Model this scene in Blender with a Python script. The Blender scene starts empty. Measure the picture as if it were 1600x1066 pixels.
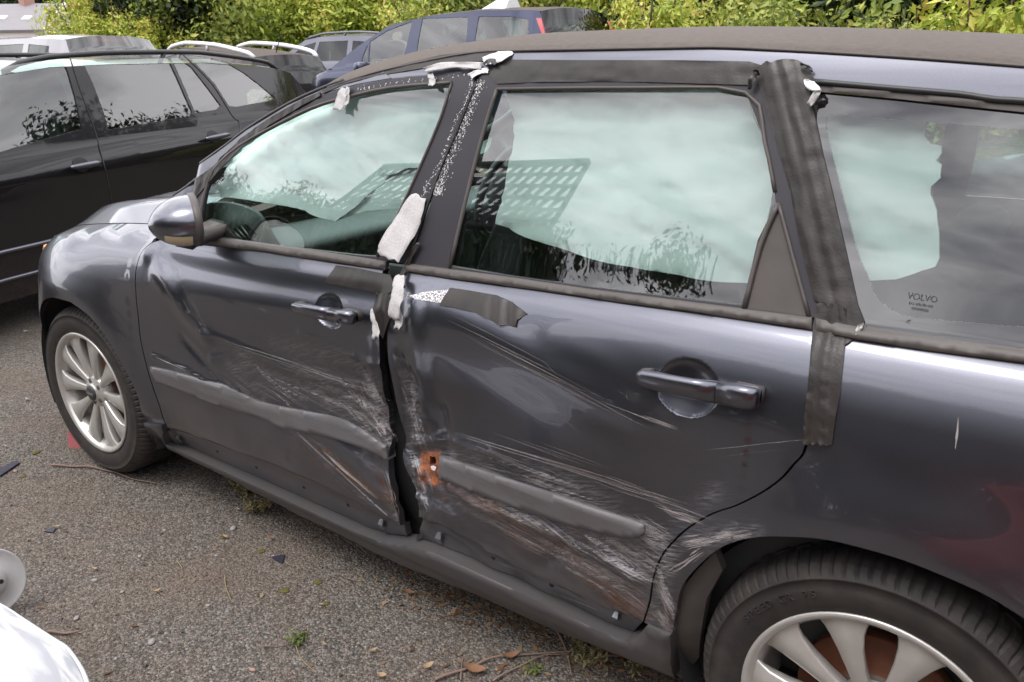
import bpy, bmesh, math, random
import numpy as np
from mathutils import Vector, Matrix
from mathutils.geometry import delaunay_2d_cdt
random.seed(7); RNG=np.random.RandomState(7)
SC=bpy.context.scene; COL=SC.collection
R=math.radians
# ------------------------------------------------------------------ camera
W,H=1600.,1066.; FPX=1287.
CAM=np.array([2.80,-1.24,1.415]); YAW,PITCH,ROLL=.641,.333,-.014
def _axes():
    cy,sy=math.cos(YAW),math.sin(YAW); cp,sp=math.cos(PITCH),math.sin(PITCH)
    f=np.array([-sy*cp,cy*cp,-sp]); r=np.array([cy,sy,0.]); u=np.cross(r,f)
    return r*math.cos(ROLL)+u*math.sin(ROLL), -r*math.sin(ROLL)+u*math.cos(ROLL), f
CR,CU,CF=_axes()
cd=bpy.data.cameras.new('camera'); cam=bpy.data.objects.new('camera',cd); COL.objects.link(cam)
cam.matrix_world=Matrix(((CR[0],CU[0],-CF[0],CAM[0]),(CR[1],CU[1],-CF[1],CAM[1]),(CR[2],CU[2],-CF[2],CAM[2]),(0,0,0,1)))
cd.sensor_width=22.3; cd.lens=FPX/W*22.3; cd.clip_start=.02; cd.clip_end=900
cd.dof.use_dof=True; cd.dof.focus_distance=2.3; cd.dof.aperture_fstop=7.1
SC.camera=cam
# ------------------------------------------------------------------ world, sun, exposure
wd=bpy.data.worlds.new('World'); SC.world=wd; wd.use_nodes=True
nt=wd.node_tree; nt.nodes.clear()
SUN_EL,SUN_AZ=R(66),R(196)
def N(t,ty,**kw):
    n=t.nodes.new(ty)
    for k,v in kw.items():
        if k in n.inputs: n.inputs[k].default_value=v
        else: setattr(n,k,v)
    return n
out=N(nt,'ShaderNodeOutputWorld'); bg=N(nt,'ShaderNodeBackground'); bg.inputs['Strength'].default_value=.1
sky=N(nt,'ShaderNodeTexSky'); sky.sky_type='NISHITA'; sky.sun_disc=False; sky.sun_elevation=SUN_EL; sky.sun_rotation=SUN_AZ
tc=N(nt,'ShaderNodeTexCoord'); mp=N(nt,'ShaderNodeMapping'); mp.inputs['Scale'].default_value=(2.2,2.2,8.5)
n1=N(nt,'ShaderNodeTexNoise'); n1.inputs['Scale'].default_value=2.3; n1.inputs['Detail'].default_value=7; n1.inputs['Roughness'].default_value=.52; n1.inputs['Distortion'].default_value=.5
cr=N(nt,'ShaderNodeValToRGB')
e=cr.color_ramp.elements; e[0].position=.30; e[0].color=(5.2,5.3,6.0,1); e[1].position=.60; e[1].color=(16.5,16.2,16.6,1)
m_=e.new(.45); m_.color=(10.4,10.4,11.0,1)
n2=N(nt,'ShaderNodeTexNoise'); n2.inputs['Scale'].default_value=1.4; n2.inputs['Detail'].default_value=4
cr2=N(nt,'ShaderNodeValToRGB'); cr2.color_ramp.elements[0].position=.20; cr2.color_ramp.elements[1].position=.30
mx=N(nt,'ShaderNodeMix',data_type='RGBA')
L=nt.links.new
L(tc.outputs['Generated'],mp.inputs['Vector']); L(mp.outputs['Vector'],n1.inputs['Vector']); L(mp.outputs['Vector'],n2.inputs['Vector'])
L(n1.outputs['Fac'],cr.inputs['Fac']); L(n2.outputs['Fac'],cr2.inputs['Fac']); L(cr2.outputs['Color'],mx.inputs['Factor'])
L(sky.outputs['Color'],mx.inputs['A']); L(cr.outputs['Color'],mx.inputs['B']); L(mx.outputs['Result'],bg.inputs['Color']); L(bg.outputs['Background'],out.inputs['Surface'])
sl=bpy.data.lights.new('sun','SUN'); sl.energy=1.3; sl.angle=R(28); sl.color=(1,.955,.9)
so=bpy.data.objects.new('sun',sl); COL.objects.link(so)
# direction towards the sun: azimuth measured like the sky's rotation (0 = +Y, clockwise seen from above)
SD=Vector((math.sin(SUN_AZ)*math.cos(SUN_EL),math.cos(SUN_AZ)*math.cos(SUN_EL),math.sin(SUN_EL)))
so.rotation_euler=SD.to_track_quat('Z','Y').to_euler(); so.location=(0,-5,9)
SC.view_settings.view_transform='Standard'; SC.view_settings.look='None'; SC.view_settings.exposure=.84; SC.view_settings.gamma=1
try: SC.view_settings.use_curve_mapping=False
except Exception: pass
SC.cycles.max_bounces=10; SC.cycles.transparent_max_bounces=16

# ------------------------------------------------------------------ materials
def mat(name,col,rough=.5,metal=0,coat=0,coatr=.03,spec=.5,noise=None,bump=None,trans=0,sheen=0):
    """noise=(scale,amount,detail,stretch,col2)  bump=(scale,strength,dist)"""
    m=bpy.data.materials.new(name); m.use_nodes=True; t=m.node_tree; b=t.nodes['Principled BSDF']
    b.inputs['Base Color'].default_value=(*col,1); b.inputs['Roughness'].default_value=rough; b.inputs['Metallic'].default_value=metal
    b.inputs['Coat Weight'].default_value=coat; b.inputs['Coat Roughness'].default_value=coatr; b.inputs['Specular IOR Level'].default_value=spec
    if sheen: b.inputs['Sheen Weight'].default_value=sheen
    tc=t.nodes.new('ShaderNodeTexCoord')
    if noise:
        sc,am,de,st,c2=noise
        mpn=t.nodes.new('ShaderNodeMapping'); mpn.inputs['Scale'].default_value=st
        t.links.new(tc.outputs['Object'],mpn.inputs['Vector'])
        nn=N(t,'ShaderNodeTexNoise'); nn.inputs['Scale'].default_value=sc; nn.inputs['Detail'].default_value=de; nn.inputs['Roughness'].default_value=.65
        t.links.new(mpn.outputs['Vector'],nn.inputs['Vector'])
        rr=t.nodes.new('ShaderNodeValToRGB'); rr.color_ramp.elements[0].position=.5-am; rr.color_ramp.elements[1].position=.5+am
        rr.color_ramp.elements[0].color=(*col,1); rr.color_ramp.elements[1].color=(*c2,1)
        t.links.new(nn.outputs['Fac'],rr.inputs['Fac']); t.links.new(rr.outputs['Color'],b.inputs['Base Color'])
    if bump:
        bn=N(t,'ShaderNodeTexNoise'); bn.inputs['Scale'].default_value=bump[0]; bn.inputs['Detail'].default_value=3
        t.links.new(tc.outputs['Object'],bn.inputs['Vector'])
        bb=t.nodes.new('ShaderNodeBump'); bb.inputs['Strength'].default_value=bump[1]; bb.inputs['Distance'].default_value=bump[2]
        t.links.new(bn.outputs['Fac'],bb.inputs['Height']); t.links.new(bb.outputs['Normal'],b.inputs['Normal'])
    return m
def glassmat(name,tint,refl=1.0,rough=.0):
    m=bpy.data.materials.new(name); m.use_nodes=True; t=m.node_tree; t.nodes.clear()
    o=t.nodes.new('ShaderNodeOutputMaterial'); tr=t.nodes.new('ShaderNodeBsdfTransparent'); tr.inputs['Color'].default_value=(*tint,1)
    g=t.nodes.new('ShaderNodeBsdfGlossy'); g.inputs['Roughness'].default_value=rough; g.inputs['Color'].default_value=(1,1,1,1)
    f=t.nodes.new('ShaderNodeFresnel'); f.inputs['IOR'].default_value=1.55
    mu=t.nodes.new('ShaderNodeMath'); mu.operation='MULTIPLY'; mu.inputs[1].default_value=refl; mu.use_clamp=True
    s=t.nodes.new('ShaderNodeMixShader')
    t.links.new(f.outputs[0],mu.inputs[0]); t.links.new(mu.outputs[0],s.inputs[0]); t.links.new(tr.outputs[0],s.inputs[1]); t.links.new(g.outputs[0],s.inputs[2]); t.links.new(s.outputs[0],o.inputs['Surface'])
    return m
def paintmat(name,col,metal=1.0,rough=.31,coat=.75,damage=True,dirt=.5):
    """Metallic paint with clear coat; attributes scuff / rust / dirt (painted on the mesh) show wear."""
    m=bpy.data.materials.new(name); m.use_nodes=True; t=m.node_tree; b=t.nodes['Principled BSDF']; LK=t.links.new
    b.inputs['Coat Roughness'].default_value=.025; b.inputs['Coat IOR'].default_value=1.5
    tc=t.nodes.new('ShaderNodeTexCoord')
    fl=N(t,'ShaderNodeTexNoise'); fl.inputs['Scale'].default_value=900; fl.inputs['Detail'].default_value=1; LK(tc.outputs['Object'],fl.inputs['Vector'])
    base=N(t,'ShaderNodeMix',data_type='RGBA'); base.inputs['A'].default_value=(*[c*.8 for c in col],1); base.inputs['B'].default_value=(*[c*1.2 for c in col],1)
    LK(fl.outputs['Fac'],base.inputs['Factor'])
    last=base.outputs['Result']; 
    def attr(n): a=t.nodes.new('ShaderNodeAttribute'); a.attribute_name=n; return a.outputs['Fac']
    def math_(op,a,b_=None,clamp=True):
        q=t.nodes.new('ShaderNodeMath'); q.operation=op; q.use_clamp=clamp
        for i,v in enumerate((a,b_)):
            if v is None: continue
            if isinstance(v,(int,float)): q.inputs[i].default_value=v
            else: LK(v,q.inputs[i])
        return q.outputs[0]
    def streak(rot,sc,scale,lo,hi):
        mp=t.nodes.new('ShaderNodeMapping'); mp.inputs['Rotation'].default_value=(0,rot,0); mp.inputs['Scale'].default_value=sc
        # rotate first, then stretch
        mp0=t.nodes.new('ShaderNodeMapping'); mp0.inputs['Rotation'].default_value=(0,rot,0); mp.inputs['Rotation'].default_value=(0,0,0)
        LK(tc.outputs['Object'],mp0.inputs['Vector']); LK(mp0.outputs['Vector'],mp.inputs['Vector'])
        nn=N(t,'ShaderNodeTexNoise'); nn.inputs['Scale'].default_value=scale; nn.inputs['Detail'].default_value=4; nn.inputs['Roughness'].default_value=.7
        LK(mp.outputs['Vector'],nn.inputs['Vector'])
        mr=t.nodes.new('ShaderNodeMapRange'); mr.inputs['From Min'].default_value=lo; mr.inputs['From Max'].default_value=hi
        LK(nn.outputs['Fac'],mr.inputs['Value']); return mr.outputs['Result'],nn.outputs['Fac']
    # dust film, more towards the sills (height of the car, a real deposit)
    dn,_=streak(0,(1,1,1),7,.42,.75)
    dirtf=math_('MULTIPLY',math_('ADD',attr('dirt'),.025),math_('ADD',math_('MULTIPLY',dn,.7),.3))
    mixd=N(t,'ShaderNodeMix',data_type='RGBA'); mixd.inputs['B'].default_value=(.15,.115,.09,1); LK(dirtf,mixd.inputs['Factor']); LK(last,mixd.inputs['A']); last=mixd.outputs['Result']
    # dust specks
    wear=dirtf
    if damage:
        s1,_=streak(.30,(2.2,1,34),9,.47,.66); s2,_=streak(.52,(3,1,26),7,.48,.68); bl,_=streak(0,(1,1,1),5,.38,.6)
        st=math_('MULTIPLY',math_('MAXIMUM',s1,math_('MULTIPLY',s2,.8)),math_('ADD',bl,.25))
        sc=math_('MULTIPLY',math_('MULTIPLY',attr('scuff'),st),.85)
        mixs=N(t,'ShaderNodeMix',data_type='RGBA'); mixs.inputs['B'].default_value=(.42,.39,.38,1); LK(sc,mixs.inputs['Factor']); LK(last,mixs.inputs['A']); last=mixs.outputs['Result']
        rn,rf=streak(0,(1,1,1),45,.3,.62)
        ru=math_('MULTIPLY',attr('rust'),math_('ADD',rn,.35))
        rc=t.nodes.new('ShaderNodeValToRGB'); rc.color_ramp.elements[0].color=(.04,.012,.006,1); rc.color_ramp.elements[1].color=(.36,.12,.05,1); rc.color_ramp.elements[0].position=.35; rc.color_ramp.elements[1].position=.62; LK(rf,rc.inputs['Fac'])
        mixr=N(t,'ShaderNodeMix',data_type='RGBA'); LK(rc.outputs['Color'],mixr.inputs['B']); LK(ru,mixr.inputs['Factor']); LK(last,mixr.inputs['A']); last=mixr.outputs['Result']
        wear=math_('MAXIMUM',math_('MAXIMUM',sc,ru),math_('MULTIPLY',dirtf,1.0))
        bb=t.nodes.new('ShaderNodeBump'); bb.inputs['Strength'].default_value=.5; bb.inputs['Distance'].default_value=.0008
        LK(math_('ADD',sc,ru,False),bb.inputs['Height']); LK(bb.outputs['Normal'],b.inputs['Normal'])
    LK(last,b.inputs['Base Color'])
    inv=math_('SUBTRACT',1.0,wear)
    LK(math_('MULTIPLY',inv,metal),b.inputs['Metallic']); LK(math_('MULTIPLY',inv,coat),b.inputs['Coat Weight'])
    LK(math_('ADD',math_('MULTIPLY',wear,.3),rough),b.inputs['Roughness'])
    return m
def textmat(name,fn): 
    m=bpy.data.materials.new(name); m.use_nodes=True; fn(m.node_tree,m.node_tree.nodes['Principled BSDF']); return m

M={}
M['paint']=paintmat('grey_metallic_paint',(.130,.134,.162))
M['paint2']=paintmat('grey_metallic_paint_clean',(.130,.134,.162),damage=False)
M['plastic']=mat('weathered_black_trim',(.045,.039,.037),.5,noise=(9,.25,5,(1,1,1),(.075,.063,.057)),bump=(900,.15,.0004))
M['satin']=mat('satin_pillar_film',(.026,.025,.031),.36,spec=.35,noise=(5,.3,4,(1,1,1),(.033,.031,.036)))
M['strip']=mat('grey_rubbing_strip',(.112,.115,.128),.32,noise=(14,.28,7,(1,1,3.5),(.095,.082,.075)),bump=(350,.2,.0006))
M['sill']=mat('dusty_grey_sill_plastic',(.070,.071,.079),.38,noise=(5,.3,7,(1.5,1,3),(.072,.064,.060)),bump=(300,.2,.0005))
M['black']=mat('black_void',(.006,.006,.006),.6)
M['rubber']=mat('black_rubber',(.02,.02,.02),.45)
M['gap']=mat('gap_darkness_black',(.01,.01,.011),.5)  # near-black colour stands in for the darkness inside the panel gaps
M['galv']=mat('bare_zinc_clip',(.30,.31,.33),.35,.8)
M['airbag']=mat('white_airbag_cloth',(.88,.89,.88),.8,noise=(6,.3,3,(1,1,1),(.80,.83,.82)),bump=(1500,.1,.0003))
M['cabin']=mat('dark_cabin_plastic',(.03,.032,.034),.55,noise=(20,.3,4,(1,1,1),(.045,.047,.048)))
M['dash']=mat('grey_dash_plastic',(.13,.14,.14),.55)
M['seat']=mat('dark_seat_cloth',(.035,.037,.042),.9,noise=(60,.3,4,(1,1,1),(.05,.052,.056)))
M['glass']=glassmat('green_tinted_glass',(.84,.985,.94),2.2,.010)
M['glass_dark']=glassmat('dimmed_far_glass',(.30,.42,.39),1.9)  # tint darkened to dim what shows through the far windows
M['frit']=mat('black_glass_border',(.014,.013,.014),.03,coat=1.0,coatr=.0,spec=1.0)
M['silver']=mat('silver_wheel_lacquer',(.55,.54,.52),.33,.55,coat=.4,noise=(18,.25,5,(1,1,1),(.47,.45,.42)))
M['disc']=mat('rusty_brake_disc',(.10,.035,.018),.75,.2,noise=(30,.25,5,(1,1,1),(.18,.06,.03)))
M['hubrust']=mat('grey_hub_casting',(.11,.09,.08),.6,.4)
M['tape']=mat('black_fabric_tape',(.014,.012,.012),.34,spec=.35,noise=(16,.25,6,(1,1,1),(.040,.034,.031)),bump=(260,.35,.0008))
M['tapeback']=mat('pale_tape_underside',(.34,.33,.33),.75,noise=(420,.2,2,(1,1,.35),(.50,.485,.48)),bump=(500,.3,.0006))
M['glue']=mat('white_glue_residue',(.72,.70,.72),.6)
M['scratch']=mat('scraped_primer_line',(.40,.37,.37),.55,.2,noise=(40,.3,3,(1,1,1),(.24,.21,.2)))
M['lens']=mat('clear_lamp_lens',(.62,.52,.33),.15,coat=1,bump=(120,.3,.001))
M['orange']=mat('amber_lamp_lens',(.62,.24,.06),.15,coat=1)
M['redlens']=mat('red_lamp_lens',(.55,.015,.012),.12,coat=1)
M['whiteplas']=mat('white_paint_panel',(.76,.76,.77),.4,coat=.2,noise=(7,.12,6,(1,1,1),(.66,.67,.70)))
M['chrome']=mat('satin_alloy',(.62,.62,.63),.3,.9)
def dusty(t,b):
    tc=t.nodes.new('ShaderNodeTexCoord'); LK=t.links.new
    n=N(t,'ShaderNodeTexNoise'); n.inputs['Scale'].default_value=70; n.inputs['Detail'].default_value=8; n.inputs['Roughness'].default_value=.75; LK(tc.outputs['Object'],n.inputs['Vector'])
    c=t.nodes.new('ShaderNodeValToRGB'); c.color_ramp.elements[0].position=.34; c.color_ramp.elements[0].color=(.040,.029,.022,1); c.color_ramp.elements[1].position=.68; c.color_ramp.elements[1].color=(.084,.061,.046,1); LK(n.outputs['Fac'],c.inputs['Fac'])
    mp=t.nodes.new('ShaderNodeMapping'); mp.inputs['Scale'].default_value=(9,26,1); LK(tc.outputs['Object'],mp.inputs['Vector'])
    v=N(t,'ShaderNodeTexNoise'); v.inputs['Scale'].default_value=2.6; v.inputs['Detail'].default_value=6; v.inputs['Roughness'].default_value=.8; LK(mp.outputs['Vector'],v.inputs['Vector'])
    r=t.nodes.new('ShaderNodeMapRange'); r.inputs['From Min'].default_value=.66; r.inputs['From Max'].default_value=.74; LK(v.outputs['Fac'],r.inputs['Value'])
    m=N(t,'ShaderNodeMix',data_type='RGBA'); m.inputs['B'].default_value=(.45,.40,.38,1); LK(r.outputs['Result'],m.inputs['Factor']); LK(c.outputs['Color'],m.inputs['A']); LK(m.outputs['Result'],b.inputs['Base Color'])
    b.inputs['Roughness'].default_value=.6; b.inputs['Specular IOR Level'].default_value=.2; b.inputs['Coat Weight'].default_value=.02; b.inputs['Coat Roughness'].default_value=.3
M['dusty']=textmat('dust_covered_roof_paint',dusty)
def asphalt(t,b):
    LK=t.links.new; tc=t.nodes.new('ShaderNodeTexCoord'); src=tc.outputs['Object']
    v=N(t,'ShaderNodeTexVoronoi'); v.inputs['Scale'].default_value=150; v.inputs['Randomness'].default_value=1; LK(src,v.inputs['Vector'])
    sep=t.nodes.new('ShaderNodeSeparateColor'); LK(v.outputs['Color'],sep.inputs['Color'])
    c=t.nodes.new('ShaderNodeValToRGB'); el=c.color_ramp.elements; el[0].position=0; el[0].color=(.085,.076,.068,1); el[1].position=1; el[1].color=(.48,.44,.40,1)
    for p_,cc in ((.3,(.18,.157,.137,1)),(.55,(.25,.215,.185,1)),(.72,(.36,.29,.235,1)),(.8,(.28,.28,.265,1)),(.93,(.34,.30,.26,1))):
        q=el.new(p_); q.color=cc
    LK(sep.outputs['Red'],c.inputs['Fac'])
    # dark joints between chippings
    rr=t.nodes.new('ShaderNodeMapRange'); rr.inputs['From Min'].default_value=.25; rr.inputs['From Max'].default_value=.85; rr.inputs['To Min'].default_value=.66; rr.inputs['To Max'].default_value=.25; LK(v.outputs['Distance'],rr.inputs['Value'])
    mu=N(t,'ShaderNodeMix',data_type='RGBA',blend_type='MULTIPLY'); mu.inputs['Factor'].default_value=1; LK(c.outputs['Color'],mu.inputs['A'])
    cx=t.nodes.new('ShaderNodeCombineColor'); [LK(rr.outputs['Result'],cx.inputs[i]) for i in range(3)]; LK(cx.outputs['Color'],mu.inputs['B'])
    # reddish-brown silt and moss in large soft patches
    n=N(t,'ShaderNodeTexNoise'); n.inputs['Scale'].default_value=1.7; n.inputs['Detail'].default_value=7; n.inputs['Roughness'].default_value=.6; LK(src,n.inputs['Vector'])
    r1=t.nodes.new('ShaderNodeMapRange'); r1.inputs['From Min'].default_value=.42; r1.inputs['From Max'].default_value=.72; r1.inputs['To Max'].default_value=.55; LK(n.outputs['Fac'],r1.inputs['Value'])
    m1=N(t,'ShaderNodeMix',data_type='RGBA'); m1.inputs['B'].default_value=(.125,.088,.062,1); LK(r1.outputs['Result'],m1.inputs['Factor']); LK(mu.outputs['Result'],m1.inputs['A'])
    g=N(t,'ShaderNodeTexNoise'); g.inputs['Scale'].default_value=9; g.inputs['Detail'].default_value=6; g.inputs['Roughness'].default_value=.7; LK(src,g.inputs['Vector'])
    r2=t.nodes.new('ShaderNodeMapRange'); r2.inputs['From Min'].default_value=.66; r2.inputs['From Max'].default_value=.74; r2.inputs['To Max'].default_value=.6; LK(g.outputs['Fac'],r2.inputs['Value'])
    m2=N(t,'ShaderNodeMix',data_type='RGBA'); m2.inputs['B'].default_value=(.085,.075,.02,1); LK(r2.outputs['Result'],m2.inputs['Factor']); LK(m1.outputs['Result'],m2.inputs['A'])
    LK(m2.outputs['Result'],b.inputs['Base Color']); b.inputs['Roughness'].default_value=.85
    bb=t.nodes.new('ShaderNodeBump'); bb.inputs['Strength'].default_value=1; bb.inputs['Distance'].default_value=.005; bb.invert=True; LK(v.outputs['Distance'],bb.inputs['Height'])
    LK(bb.outputs['Normal'],b.inputs['Normal'])
M['asphalt']=textmat('worn_tar_and_chippings',asphalt)
def tyre(t,b):
    LK=t.links.new; tc=t.nodes.new('ShaderNodeTexCoord')
    n=N(t,'ShaderNodeTexNoise'); n.inputs['Scale'].default_value=14; n.inputs['Detail'].default_value=8; n.inputs['Roughness'].default_value=.7; LK(tc.outputs['Object'],n.inputs['Vector'])
    c=t.nodes.new('ShaderNodeValToRGB'); c.color_ramp.elements[0].position=.35; c.color_ramp.elements[0].color=(.014,.013,.013,1); c.color_ramp.elements[1].position=.7; c.color_ramp.elements[1].color=(.042,.034,.030,1); LK(n.outputs['Fac'],c.inputs['Fac'])
    LK(c.outputs['Color'],b.inputs['Base Color']); b.inputs['Roughness'].default_value=.72
    bb=t.nodes.new('ShaderNodeBump'); bb.inputs['Strength'].default_value=.3; bb.inputs['Distance'].default_value=.001
    n2=N(t,'ShaderNodeTexNoise'); n2.inputs['Scale'].default_value=260; LK(tc.outputs['Object'],n2.inputs['Vector']); LK(n2.outputs['Fac'],bb.inputs['Height']); LK(bb.outputs['Normal'],b.inputs['Normal'])
M['tyre']=textmat('dusty_tyre_rubber',tyre)

# ------------------------------------------------------------------ object helpers
def meshobj(name,verts,faces,m,parent=None,smooth=True,base=(0,0,0),normals=None,attrs=None):
    me=bpy.data.meshes.new(name); me.from_pydata([tuple(map(float,v)) for v in verts],[],[tuple(int(i) for i in f) for f in faces]); 
    if isinstance(m,(list,tuple)):
        for q in m: me.materials.append(q)
    else: me.materials.append(m)
    if smooth: me.polygons.foreach_set('use_smooth',[True]*len(me.polygons))
    if attrs:
        for k,v in attrs.items():
            a=me.attributes.new(k,'FLOAT','POINT'); a.data.foreach_set('value',np.asarray(v,dtype=np.float32))
    me.update()
    if normals is not None: me.normals_split_custom_set_from_vertices([tuple(map(float,n)) for n in normals])
    o=bpy.data.objects.new(name,me); COL.objects.link(o)
    if parent is not None: o.parent=parent
    o.location=base
    return o
def thing(name,label,cat,loc=(0,0,0),rz=0,group=None,kind=None):
    o=bpy.data.objects.new(name,None); COL.objects.link(o); o.location=loc; o.rotation_euler=(0,0,rz)
    o.empty_display_size=.2; o['label']=label; o['category']=cat
    if group: o['group']=group
    return o
def tag(o,label=None,cat=None,group=None,kind=None):
    if label: o['label']=label
    if cat: o['category']=cat
    if group: o['group']=group
    if kind: o['kind']=kind
    return o
def inpoly(p,poly):
    x,y=p[:,0],p[:,1]; c=np.zeros(len(p),bool); n=len(poly); j=n-1
    for i in range(n):
        xi,yi=poly[i]; xj,yj=poly[j]
        if yi!=yj:
            c^=((yi>y)!=(yj>y))&(x<(xj-xi)*(y-yi)/(yj-yi)+xi)
        j=i
    return c
def dpoly(p,line,closed=False):
    p=np.asarray(p,float); line=np.asarray(line,float); d=np.full(len(p),1e9)
    n=len(line); rng=range(n if closed else n-1)
    for i in rng:
        a=line[i]; b=line[(i+1)%n]; ab=b-a; l=(ab**2).sum()
        t=np.clip(((p-a)@ab)/max(l,1e-12),0,1); q=a+t[:,None]*ab
        d=np.minimum(d,np.hypot(*(p-q).T))
    return d
def densify(poly,sp,closed=True):
    poly=np.asarray(poly,float); o=[]; n=len(poly)
    for i in range(n if closed else n-1):
        a=poly[i]; b=poly[(i+1)%n]; k=max(1,int(math.ceil(np.hypot(*(b-a))/sp)))
        for j in range(k): o.append(a+(b-a)*j/k)
    if not closed: o.append(poly[-1])
    return np.array(o)
def smoothline(pts,sub=6,closed=False):
    """Catmull-Rom through the points."""
    p=np.asarray(pts,float); n=len(p); o=[]
    g=(lambda i:p[i%n]) if closed else (lambda i:p[min(max(i,0),n-1)])
    for i in range(n if closed else n-1):
        a,b,c,d=g(i-1),g(i),g(i+1),g(i+2)
        for k in range(sub):
            t=k/sub; o.append(.5*((2*b)+(-a+c)*t+(2*a-5*b+4*c-d)*t*t+(-a+3*b-3*c+d)*t**3))
    if not closed: o.append(p[-1])
    return np.array(o)
def spline(xs,ys):
    """natural-ish cubic (monotone, Fritsch-Carlson) as a vectorised function."""
    xs=np.array(xs,float); ys=np.array(ys,float); h=np.diff(xs); d=np.diff(ys)/h; m=np.zeros(len(xs)); m[0]=d[0]; m[-1]=d[-1]
    for i in range(1,len(xs)-1):
        m[i]=0 if d[i-1]*d[i]<=0 else (h[i-1]+h[i])*3/((2*h[i]+h[i-1])/d[i-1]+(h[i]+2*h[i-1])/d[i])
    def f(x):
        x=np.asarray(x,float); i=np.clip(np.searchsorted(xs,x)-1,0,len(xs)-2); t=(x-xs[i])/h[i]; tl=np.clip(t,0,1)
        r=(2*tl**3-3*tl**2+1)*ys[i]+(tl**3-2*tl**2+tl)*h[i]*m[i]+(-2*tl**3+3*tl**2)*ys[i+1]+(tl**3-tl**2)*h[i]*m[i+1]
        return r+np.where(t<0,(x-xs[0])*m[0],0)+np.where(t>1,(x-xs[-1])*m[-1],0)
    return f
class Frame:
    def __init__(s,org=(0,0,0),ang=0,surf=None):
        s.o=np.array(org,float); c,n=math.cos(ang),math.sin(ang); s.ang=ang
        s.R=np.array([[c,-n,0],[n,c,0],[0,0,1.]]); s.surf=surf
    def world(s,p): return np.atleast_2d(p)@s.R.T+s.o
    def local(s,p): return (np.atleast_2d(p)-s.o)@s.R
    def ray(s,px):
        px=np.atleast_2d(np.asarray(px,float))
        d=CF+((px[:,:1]-W/2)/FPX)*CR-((px[:,1:]-H/2)/FPX)*CU
        return (CAM-s.o)@s.R, d@s.R
    def U(s,px,off=0,surf=None):
        """image points -> (x,z) on this side surface"""
        f=surf or s.surf; c,d=s.ray(px); y=np.full(len(d),.05)
        for _ in range(60):
            t=(y-c[1])/d[:,1]; x=c[0]+t*d[:,0]; z=c[2]+t*d[:,2]
            y=.5*y+.5*(f(x,z)+off)
        t=(y-c[1])/d[:,1]
        return np.stack([c[0]+t*d[:,0],c[2]+t*d[:,2]],-1)
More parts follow.
